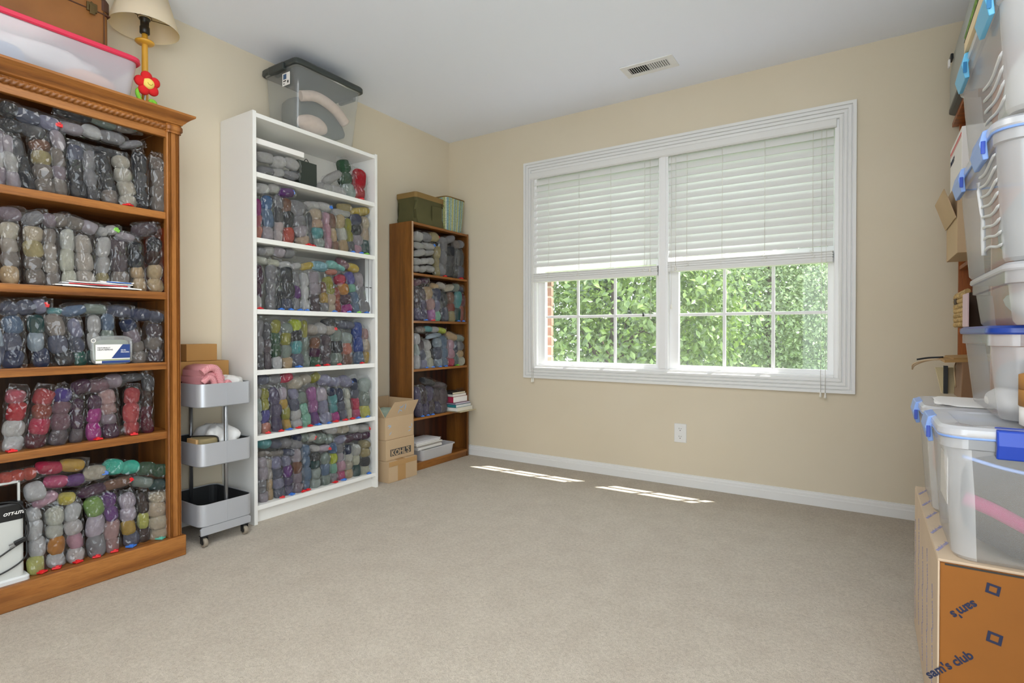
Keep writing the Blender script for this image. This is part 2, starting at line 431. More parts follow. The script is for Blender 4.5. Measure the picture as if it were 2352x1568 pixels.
# outlet and ceiling vent
o = thing('wall_outlet', 'white duplex outlet plate on beige wall below window', 'outlet', (1.8265, 0, .265))
boxpart('cover_plate', M['trim'], o, 1.789, 1.864, -.006, 0, .265, .381, bevel=.003)
for zc in (.347, .299):
    s = build('socket', MB().prism([(1.8265 + .014 * math.cos(a) * 1.0, -.0075, zc + .0155 * math.sin(a)) for a in [q * PI / 8 for q in range(16)]], (0, .004, 0)), M['trim'], o)
    build('slot', MB().box(1.8195, 1.8215, -.0082, -.0072, zc + .000, zc + .008).box(1.8315, 1.8335, -.0082, -.0072, zc + .001, zc + .007).prism([(1.8265 + .0028 * math.cos(a), -.0082, zc - .0075 + .0028 * math.sin(a)) for a in [q * PI / 4 for q in range(8)]], (0, .001, 0)), M['ink'], s)
build('screw', MB().prism([(1.8265 + .0025 * math.cos(a), -.0075, .323 + .0025 * math.sin(a)) for a in [q * PI / 4 for q in range(8)]], (0, .002, 0)), M['trim'], o)
v = thing('ceiling_vent', 'white metal ceiling register with rows of louvers', 'vent', (1.75, -.372, H))
vx0, vx1, vy0, vy1 = 1.602, 1.900, -.446, -.300
build('frame', MB().box(vx0, vx1, vy0, vy0 + .034, H - .006, H).box(vx0, vx1, vy1 - .034, vy1, H - .006, H).box(vx0, vx0 + .035, vy0 + .034, vy1 - .034, H - .006, H).box(vx1 - .035, vx1, vy0 + .034, vy1 - .034, H - .006, H).box(1.748, 1.754, vy0 + .034, vy1 - .034, H - .006, H), M['trim'], v, bevel=.002)
boxpart('duct', M['black'], v, vx0 + .03, vx1 - .03, vy0 + .03, vy1 - .03, H - .0008, H + .0, bevel=0)
for i in range(18):
    x = 1.644 + i * .0126 + (.004 if i > 8 else 0); sgn = 1 if i < 9 else -1
    mt = Matrix.Rotation(sgn * .75 , 3, 'Y')
    build('louver', MB().obox((x, -.373, H - .0042), (.0105 if i < 9 else .0075, .078, .0012), mt), M['trim'], v)

# ------------------------------------------------------------------ outside the window
def leaf_mesh(name, centers, normals, size, R, fold=.25):
    n = len(centers); V = np.zeros((n * 4, 3))
    t = R.normal(size=(n, 3)); t -= (t * normals).sum(1, keepdims=True) * normals
    t /= np.linalg.norm(t, axis=1, keepdims=True) + 1e-9
    b = np.cross(normals, t); s = size * R.uniform(.6, 1.35, (n, 1))
    V[0::4] = centers - t * s * .55; V[2::4] = centers + t * s * .55
    V[1::4] = centers + b * s * .32 + normals * s * fold * .5; V[3::4] = centers - b * s * .32 + normals * s * fold * .5
    idx = np.arange(n) * 4
    F = np.concatenate([np.stack([idx, idx + 1, idx + 2], 1), np.stack([idx, idx + 2, idx + 3], 1)])
    me = bpy.data.meshes.new(name)
    me.from_pydata(V.tolist(), [], F.tolist()); return me
def leafmat(name, a, b):
    k = N(name); vec = k.coords()
    col = k.ramp(k.noise(vec, 6, 2), [(.3, lin(a)), (.7, lin(b))])
    k.l(col, k.b.inputs['Base Color']); k.b.inputs['Roughness'].default_value = .28; k.b.inputs['Specular IOR Level'].default_value = .9
    tl = k.n('ShaderNodeBsdfTranslucent'); k.l(col, tl.inputs['Color'])
    mx = k.n('ShaderNodeMixShader'); mx.inputs[0].default_value = .35
    k.l(k.b.outputs[0], mx.inputs[1]); k.l(tl.outputs[0], mx.inputs[2]); k.l(mx.outputs[0], k.out.inputs['Surface']); return k.m
M['leaf1'] = leafmat('broad_leaf', '#405b27', '#839c4e'); M['leaf2'] = leafmat('fine_leaf', '#637a4d', '#93a676'); M['leaf3'] = leafmat('dark_leaf', '#2f4528', '#4d683b')
M['bark'] = plain('bark', '#4e4236', .9, bumpscale=30, bumpstr=.5, vary=.4)
GZ = -2.7
def tree(name, label, c, rad, nclus, per, size, m, seed, trunk_r, csz=.33):
    R = np.random.default_rng(seed)
    t = thing(name, label, 'tree', (c[0], c[1], GZ))
    d = R.normal(size=(nclus, 3)); d /= np.linalg.norm(d, axis=1, keepdims=True)
    rr = R.uniform(.55, 1.0, (nclus, 1)) ** .6
    cl = d * rr * np.array(rad)
    pts = np.repeat(cl, per, 0) + R.normal(size=(nclus * per, 3)) * csz
    nr = pts / np.array(rad) + R.normal(size=pts.shape) * .55 + np.array([0, 0, .35]); nr /= np.linalg.norm(nr, axis=1, keepdims=True)
    pts += np.array([0, 0, c[2] - GZ])
    fo = link('foliage', leaf_mesh('foliage', pts, nr, size, R), m, t, (0, 0, 0), 'stuff')
    tr = MB().tube([(c[0], c[1], GZ), (c[0] + .05, c[1], c[2] - rad[2] * .6), (c[0], c[1] + .05, c[2] + rad[2] * .5)], [trunk_r, trunk_r * .8, trunk_r * .3], 10)
    tko = build('trunk', tr, M['bark'], t)
    br = MB()
    for q in range(9):
        e = cl[q] * .7; br.tube([(c[0], c[1], c[2] - rad[2] * .5 + q * .1), (c[0] + e[0] * .5, c[1] + e[1] * .5, c[2] + e[2] * .35), (c[0] + e[0], c[1] + e[1], c[2] + e[2])], [trunk_r * .3, trunk_r * .15, .006], 6)
    build('branches', br, M['bark'], tko)
    return t
tree('broadleaf_tree', 'bright green broad-leaved tree filling most of the window view', (-.95, 5.6, 1.1), (2.1, 1.7, 2.3), 430, 46, .105, M['leaf1'], 3, .09, .24)
tree('maple_tree', 'pale green fine-leaved tree behind the panes nearest the totes', (.60, 12.5, 1.8), (1.65, 1.7, 2.9), 420, 80, .085, M['leaf2'], 5, .12, .28)
tree('hedge_tree', 'dark green dense tree far behind the others outside the window', (-3.2, 19, 2.0), (5.6, 1.8, 5.0), 420, 45, .32, M['leaf3'], 8, .3, .5)
struct('ground_outside', MB().box(-40, 40, .6, 60, GZ - .2, GZ), plain('lawn', '#5f7a3e', .95, vary=.3, vscale=2))
hs = thing('neighbour_house', 'grey shingled house with dark arched opening beyond the trees', 'building', (4.0, 30, GZ))
M['shingle'] = plain('grey_shingle', '#77797c', .9, bumpscale=12, vary=.25, vscale=6)
M['housewall'] = plain('house_brick', '#7d6f66', .9, vary=.2)
M['dark'] = plain('dark_opening', '#23252a', .6)
boxpart('wall', M['housewall'], hs, .2, 8.5, 30, 36, GZ, 1.2)
build('roof', MB().prism([(-.3, 29.6, 1.1), (-.3, 36.4, 1.1), (-.3, 33, 5.0)], (9.3, 0, 0)), M['shingle'], hs)
build('gable', MB().prism([(-.55, 28.6, 1.0), (3.4, 28.6, 1.0), (1.45, 28.6, 3.0)], (0, 2.5, 0)), M['shingle'], hs)
boxpart('porch_wall', M['shingle'], hs, -.4, 3.3, 28.8, 30, GZ, 1.05)
arch = [(-.15, 28.7, GZ)] + [(.95 - 1.1 * math.cos(a), 28.7, -.2 + 1.0 * math.sin(a)) for a in [PI * i / 14 for i in range(15)]] + [(2.05, 28.7, GZ)]
build('arch_opening', MB().prism(arch, (0, .12, 0)), M['dark'], hs)
boxpart('yellow_board', plain('yellow_paint', '#c9c04a', .7), hs, .15, 1.5, 28.6, 28.7, -1.55, -1.25)
# sunlit brick return beside the window outside
brk = thing('wall_exterior', 'red brick return outside the window', None, (.80, .18, .60), kind='structure')
M['brick'] = plain('red_brick', '#b08270', .9, bumpscale=50, bumpstr=.4, vary=.3, vscale=20); M['mortar'] = plain('mortar', '#c4b6a6', .95)
boxpart('mortar', M['mortar'], brk, .55, .845, .125, .158, .55, 2.15, bevel=0)
me0 = None
for i in range(22):
    z = .56 + i * .072
    if me0 is None:
        b0 = boxpart('brick', M['brick'], brk, .60, .852, .124, .160, z, z + .060, bevel=.003); me0 = b0
    else:
        c = me0.copy(); COL.objects.link(c); c.location = (((-1) ** i) * .001, 0, i * .072)
boxpart('exterior_sill', M['mortar'], brk, .8, 2.7, .125, .26, .60, .672)
boxpart('return', M['mortar'], brk, 2.605, 2.95, .125, .232, .55, 2.3, bevel=0)
# ------------------------------------------------------------------ oak bookcase
OY0, OY1, OX = -3.06, -2.215, .355       # far-left side, cart-side outer face, front of the stiles
oak = thing('oak_bookcase', 'tall oak bookcase with crown and rope moulding, packed with yarn bags', 'bookcase', (.18, -2.62, 0))
boxpart('side_panel', M['oak_z'], oak, .01, .335, OY1 - .02, OY1, .085, 1.80)
boxpart('side_panel', M['oak_z'], oak, .01, .335, OY0, OY0 + .02, .085, 1.80)
boxpart('back_panel', M['oak_shade'], oak, .01, .018, OY0 + .02, OY1 - .02, .085, 1.80)
for z in (1.44, 1.108, .818, .53):
    boxpart('shelf', M['oak_y'], oak, .018, .343, OY0 + .02, OY1 - .02, z - .030, z, bevel=.003)
boxpart('bottom_shelf', M['oak_y'], oak, .018, .362, OY0 + .004, OY1 - .004, .060, .084)
boxpart('top_panel', M['oak_y'], oak, .01, .345, OY0 + .02, OY1 - .02, 1.80, 1.82)
boxpart('base_plinth', M['oak_y'], oak, .345, .370, OY0 - .008, OY1 + .010, 0, .086, bevel=.004)
boxpart('plinth_return', M['oak_y'], oak, .01, .345, OY1 - .006, OY1 + .010, 0, .086, bevel=.003)
def stile(y0, y1):
    """fluted upright: three rounded reeds"""
    P = [(.330, y0)]; n = 40
    for i in range(n + 1):
        u = i / n; y = y0 + (y1 - y0) * u
        g = max(0, 1 - abs(u - .18) / .055) + max(0, 1 - abs(u - .30) / .05) + max(0, 1 - abs(u - .74) / .055) + max(0, 1 - abs(u - .88) / .05)
        edge = min(1, min(u, 1 - u) / .06)
        P.append((OX - .008 * min(1, g * 1.3) - .004 * (1 - edge), y))
    P.append((.330, y1))
    return MB().loft([[(x, y, .086) for x, y in P], [(x, y, 1.772) for x, y in P]], smooth=False)
build('stile', stile(-2.268, OY1), M['oak_z'], oak); build('stile', stile(OY0, OY0 + .053), M['oak_z'], oak)
boxpart('frieze', M['oak_y'], oak, .330, .349, OY0 + .05, -2.266, 1.748, 1.812, bevel=.002)
# corner cushion above the stile
build('stile_cap', MB().tube([(.30, y, 1.790) for y in (-2.270, -2.262)], .017, 16).loft([rrect(.338, -2.240, .026, .030, .012, z) for z in (1.770, 1.776)] + [rrect(.339, -2.239, .031, .034, .014, z) for z in (1.782, 1.796)] + [rrect(.338, -2.240, .026, .030, .012, 1.806)]), M['oak_z'], oak)
rope = MB(); rings = []; ny, nt = 300, 14
ya, yb = OY0 + .055, -2.272
for i in range(ny + 1):
    y = ya + (yb - ya) * i / ny; ring = []
    for j in range(nt):
        a = 2 * PI * j / nt; lobe = abs(math.cos(1.5 * a - y * 175)) ** .6
        rr = .0135 * (.62 + .38 * lobe)
        ring.append((.352 + rr * math.cos(a), y, 1.789 + rr * math.sin(a)))
    rings.append(ring)
build('rope_moulding', rope.loft(rings, smooth=True), M['oak_y'], oak)
cr = []
for z, d in ((1.806, 0), (1.810, .008), (1.815, .010), (1.818, .014), (1.826, .020), (1.836, .031), (1.842, .040), (1.845, .044), (1.853, .045)):
    cr.append([(.0, OY0 - d, z), (OX + d, OY0 - d, z), (OX + d, OY1 + d, z), (.0, OY1 + d, z)])
build('crown', MB().loft(cr), M['oak_y'], oak)

# ------------------------------------------------------------------ white bookcase
wh = thing('white_bookcase', 'tall white laminate bookcase filled with bags of yarn', 'bookcase', (.14, -1.44, 0))
VY0, VY1, VX = -1.843, -1.034, .285
boxpart('side_panel', M['white'], wh, .004, VX, VY0, VY0 + .019, 0, 2.02, bevel=.001)
boxpart('side_panel', M['white'], wh, .004, VX, VY1 - .019, VY1, 0, 2.02, bevel=.001)
boxpart('back_panel', M['whiteback'], wh, .004, .010, VY0 + .019, VY1 - .019, .06, 2.01, bevel=0)
boxpart('top_panel', M['white'], wh, .010, VX - .003, VY0 + .019, VY1 - .019, 1.992, 2.013, bevel=.001)
for z in (1.727, 1.407, 1.056, .756, .433): boxpart('shelf', M['white'], wh, .010, VX - .006, VY0 + .019, VY1 - .019, z - .024, z, bevel=.001)
boxpart('bottom_shelf', M['white'], wh, .010, VX - .003, VY0 + .019, VY1 - .019, .068, .090, bevel=.001)
boxpart('kick_plate', M['white'], wh, .235, .250, VY0 + .019, VY1 - .019, 0, .068, bevel=.001)
for yy in (VY1 - .0192,):
    holes = MB()
    for xx in (.235, .05):
        for i in range(54): holes.add([(xx + .0022 * math.cos(a), yy, .14 + i * .033 + .0022 * math.sin(a)) for a in [q * PI / 3 for q in range(6)]], [(0, 1, 2, 3, 4, 5)])
    build('peg_holes', holes, M['paperg'], wh, kind='stuff')

# ------------------------------------------------------------------ brown bookcase
br = thing('brown_bookcase', 'narrow brown wood-veneer bookcase in the corner by the window wall', 'bookcase', (.11, -.355, 0))
BY0, BY1, BX = -.668, -.043, .223
boxpart('side_panel', M['brn_z'], br, .016, BX, BY0, BY0 + .016, 0, 1.69, bevel=.0008)
boxpart('side_panel', M['brn_z'], br, .016, BX, BY1 - .016, BY1, 0, 1.69, bevel=.0008)
boxpart('edge_band', plain('pale_edge_band', '#b39476', .5), br, BX, BX + .0012, BY0 + .001, BY0 + .015, .002, 1.688, bevel=0)
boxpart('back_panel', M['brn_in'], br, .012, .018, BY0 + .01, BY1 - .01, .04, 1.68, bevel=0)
boxpart('top_panel', M['brn_y'], br, .018, BX - .001, BY0 + .016, BY1 - .016, 1.672, 1.688, bevel=.0008)
for z in (1.345, 1.023, .693, .360, .052): boxpart('shelf', M['brn_y'], br, .018, BX - .002, BY0 + .016, BY1 - .016, z - .016, z, bevel=.0008)
boxpart('kick_plate', M['brn_y'], br, BX - .022, BX - .006, BY0 + .016, BY1 - .016, 0, .036, bevel=.0008)

# ------------------------------------------------------------------ bags of yarn
YC = dict(
 mv=('mauve', '#8d7f88'), lg=('pale grey', '#b9b7b4'), lm=('lilac grey', '#a59ca3'), ch=('charcoal', '#3f4044'), dg=('dark grey', '#5b5b5e'), tp=('taupe', '#857c75'),
 kh=('khaki', '#a89a6c'), br=('brown', '#85604c'), sl=('slate', '#5a5e70'), ig=('ivory grey', '#bdb7a8'), gy=('grey', '#88878a'), lv=('lavender grey', '#8b8ba3'),
 wp=('pinkish white', '#d6c3c0'), sg=('sage', '#869389'), tn=('tan', '#c2a67e'), lt=('light taupe', '#aca398'), cg=('cream grey', '#b9b09d'), pc=('peach', '#d0ac92'),
 cr=('cream', '#d3c9b0'), dm=('dark mauve', '#5f5459'), db=('dark brown', '#45342f'), nv=('navy', '#333c58'), lb=('light blue grey', '#98a7b3'), sb=('slate blue', '#5f7590'),
 dt=('dark teal', '#31504f'), gt=('deep green', '#1f5c50'), te=('teal', '#5b9d9f'), rd=('red', '#c02a37'), rs=('rose', '#b8606c'), bu=('burgundy', '#5e2733'),
 cm=('crimson', '#c02e50'), bk=('brick red', '#9a4a3c'), rr=('coral red', '#b9474a'), mb=('mauve brown', '#7b5a64'), pb=('purple blue', '#584a86'), dp=('plum', '#4f3147'),
 mg=('magenta', '#a82f83'), mp=('dusty pink', '#ad8a86'), yg=('yellow green', '#c3bf6d'), wg=('off-white', '#d8d5c9'), orr=('orange', '#d97f2e'), pk=('pink', '#d695a4'),
 pw=('pale pink', '#d5bab8'), ll=('lilac', '#b9aeb9'), gr=('green', '#7d9d55'), pu=('purple', '#6d3f80'), mu=('mustard', '#bd9b45'), ye=('yellow', '#d6c65a'),
 oc=('orange red', '#db4f3d'), oy=('golden orange', '#dda149'), pr=('hot pink', '#d94a77'), tq=('turquoise', '#3fbfa5'), gd=('dark green', '#3c5d45'), yo=('golden yellow', '#cfae4b'),
 co=('coral', '#d97a66'), bl=('blue', '#4a6f9c'), ol=('olive', '#9c9a3e'), tg=('grey green', '#a4b1aa'), mi=('mint', '#7fb8a0'), vi=('violet', '#565299'),
 sk=('sky blue', '#7fb2c0'), aq=('aqua', '#7ec4bb'), li=('lime', '#b3cc2f'), rb=('royal blue', '#2c4a97'), vs=('slate purple', '#5d5670'), oh=('orchid', '#a967a1'))
YC['or'] = YC['orr']
TAB = dict(r='red', b='blue', t='tealp', g='greenp')
SKEINS = []
def skein_mesh(seed):
    R = random.Random(seed); p = R.choice([2.7, 3.0, 3.5]); e = 2 / p; hank = .07 if seed % 2 else .02; lob = R.choice([2, 3]); twr = R.uniform(1.2, 2.4) * R.choice([-1, 1]); ph = [R.uniform(0, 6) for _ in range(4)]
    rings = []; nv, nu = 13, 22
    for i in range(nv):
        th = -PI / 2 * .97 + PI * .97 * i / (nv - 1); ring = []
        for j in range(nu):
            f = 2 * PI * j / nu
            d = 1 + .05 * math.sin(2 * f + ph[0]) * math.cos(th) + .04 * math.sin(3 * f + ph[1] + 2 * th) + .03 * math.sin(5 * f - 3 * th + ph[2]) - hank * abs(math.sin(lob * f + twr * th + ph[3])) ** 3 * 1.6
            c = abs(math.cos(th)) ** e; s = math.copysign(abs(math.sin(th)) ** e, math.sin(th))
            ring.append((c * math.cos(f) * d, c * math.sin(f) * d, s * (1 + .05 * math.sin(f + ph[3]))))
        rings.append(ring)
    mb = MB().loft(rings, smooth=True); me = bpy.data.meshes.new('skein'); me.from_pydata(mb.v, [], mb.f)
    me.polygons.foreach_set('use_smooth', mb.smooth); me.materials.append(M['yarn']); return me
SKEINS = [skein_mesh(i) for i in range(12)]
def bag_mesh(L, a, b, n, seed, basis):
    R = random.Random(seed); m = 3 * n + 4; kk = 18; rings = []
    crease = [1 + R.gauss(.02, .05) for _ in range(kk)]
    tw = R.uniform(-.4, .4)
    for i in range(m + 1):
        t = i / m; z = -.005 + (L + .026) * t
        bul = .95 + .11 * abs(math.sin(PI * n * t))
        e0 = min(1, t / .07); e1 = min(1, (1 - t) / .16)
        fa = bul * (.80 + .20 * min(e0, e1)); fb = bul * min(.30 + .70 * e0, .12 + .88 * e1)
        ring = []
        for j in range(kk):
            f = 2 * PI * (j + .5 * (i % 2)) / kk
            d = crease[j] * (1 + R.gauss(.0, .035))
            cx = math.copysign(abs(math.cos(f)) ** .8, math.cos(f)); sx = math.copysign(abs(math.sin(f)) ** .9, math.sin(f))
            p = (a * fa * cx * d, b * fb * sx * d, z + R.gauss(0, .003))
            ring.append(tuple(sum(basis[q][w_] * p[q] for q in range(3)) for w_ in range(3)))
        rings.append(ring)
    mb = MB(); vs = [p for r in rings for p in r]; fs = []
    for i in range(m):
        for j in range(kk):
            k1 = (j + 1) % kk; A, B, C, D = i * kk + j, i * kk + k1, (i + 1) * kk + k1, (i + 1) * kk + j
            if (i + j) % 2: fs += [(A, B, C), (A, C, D)]
            else: fs += [(A, B, D), (B, C, D)]
    fs.append(tuple(reversed(range(kk)))); fs.append(tuple(m * kk + j for j in range(kk)))
    me = bpy.data.meshes.new('plastic_bag'); me.from_pydata(vs, [], fs); me.materials.append(M['bag']); return me
ORD = ['end', 'second', 'third', 'fourth', 'fifth', 'sixth', 'seventh', 'eighth', 'ninth', 'tenth', 'eleventh', 'twelfth', 'thirteenth', 'fourteenth']
CASE = dict(o=('oak bookcase', 'cart', (-3.03, -2.239)), w=('white bookcase', 'cart', (-1.822, -1.055)), b=('brown bookcase', 'window', (-.650, -.061)))
SHELFN = {1: 'top', 2: 'second', 3: 'third', 4: 'fourth', 5: 'fifth', 6: 'bottom'}
def yarn_bag(case, shelf, kind, X, zs, y0, z0, y1, z1, w, cols, tab, order, seed):
    cname, ref, (lo, hi) = CASE[case]
    mg = w * .5 + .002
    if kind == 'u':
        y0 = min(max(y0, lo + mg), hi - mg); y1 = min(max(y1, lo + mg), hi - mg)
    else:
        y0 = max(y0, lo + .006); y1 = min(y1, hi - .016)
    names = []
    for c in cols:
        if YC[c][0] not in names: names.append(YC[c][0])
    cn = names[0] if len(names) == 1 else names[0] + ' and ' + names[1]
    sh = 'bottom' if (case == 'o' and shelf == 5) else SHELFN[shelf]
    lead = ('bag of %s yarn' if kind == 'u' else 'lying bag of %s yarn') % cn
    pos = ('at %s end' % ref) if order == 0 else '%s from %s end' % (ORD[order], ref)
    lab = '%s, %s, %s shelf of %s' % (lead, pos, sh, cname)
    if len(lab.split()) > 16: lab = '%s, %s, %s shelf of %s' % (('bag of %s yarn' if kind == 'u' else 'lying bag of %s yarn') % names[0].split()[-1], pos, sh, cname)
    r = w * .5
    b = min(r * 1.0, .042 if case != 'b' else .034)
    P0 = Vector((X, y0, z0)); P1 = Vector((X, y1, z1)); ax = (P1 - P0); L = ax.length; ax.normalize()
    dep = Vector((1, 0, 0)); lat = dep.cross(ax)
    t = thing('yarn_bag', lab, 'yarn bag', P0, '%s bags on the %s shelf of the %s' % ('upright' if kind == 'u' else 'lying', sh, cname))
    n = len(cols); R = random.Random(seed)
    basis = (lat, dep, ax)
    Mr = Matrix((lat, dep, ax)).transposed().to_4x4()
    hs = [R.uniform(.8, 1.2) for _ in cols]; tot = sum(hs); z_ = 0
    for i, c in enumerate(cols):
        h = L * hs[i] / tot; zc = z_ + h / 2; z_ += h
        s = link('skein', R.choice(SKEINS), None, t)
        q = R.uniform(.92, 1.02)
        # alternate slightly sideways so the column wobbles as soft balls do
        off = lat * (R.uniform(-.16, .16) * r) + dep * (R.uniform(-.15, .1) * b)
        S = Matrix.Rotation(R.uniform(-.22, .22), 4, 'Y') @ Matrix.Diagonal((r * .94 * q, b * .94 * q, h * .58, 1))
        s.matrix_local = Matrix.Translation(ax * zc + off) @ Mr @ S @ Matrix.Rotation(R.uniform(0, 6.28), 4, 'Z')
        col = lin(YC[c][1]); f = R.uniform(1.5, 1.85); g = .04 * (col[0] + col[1] + col[2]) / 3
        s.color = tuple(min(.90, (.96 * q_ + g) * f) for q_ in col[:3]) + (1,)
    link('plastic_bag', bag_mesh(L, r, b, n, seed, basis), None, t)
    if tab:
        zt = MB()
        if kind == 'u':
            c = Vector((X + b * .75, y0 + R.uniform(-.3, .3) * r, z0 + .005)); rot = Matrix.Rotation(R.uniform(-.7, .7), 3, 'Z')
            zt.obox(c, (.030, .026, .006), rot); zt.obox(c + Vector((.004, 0, .004)), (.014, .010, .006), rot)
        else:
            c = P1 + Vector((b * .5, -.004, 0)); rot = Matrix.Rotation(R.uniform(-.7, .7), 3, 'X')
            zt.obox(c, (.014, .022, .012), rot); zt.obox(c + Vector((.004, 0, .006)), (.010, .010, .008), rot)
        build('zip_slider', zt, M[TAB[tab]], t, bevel=.0015)
    return t
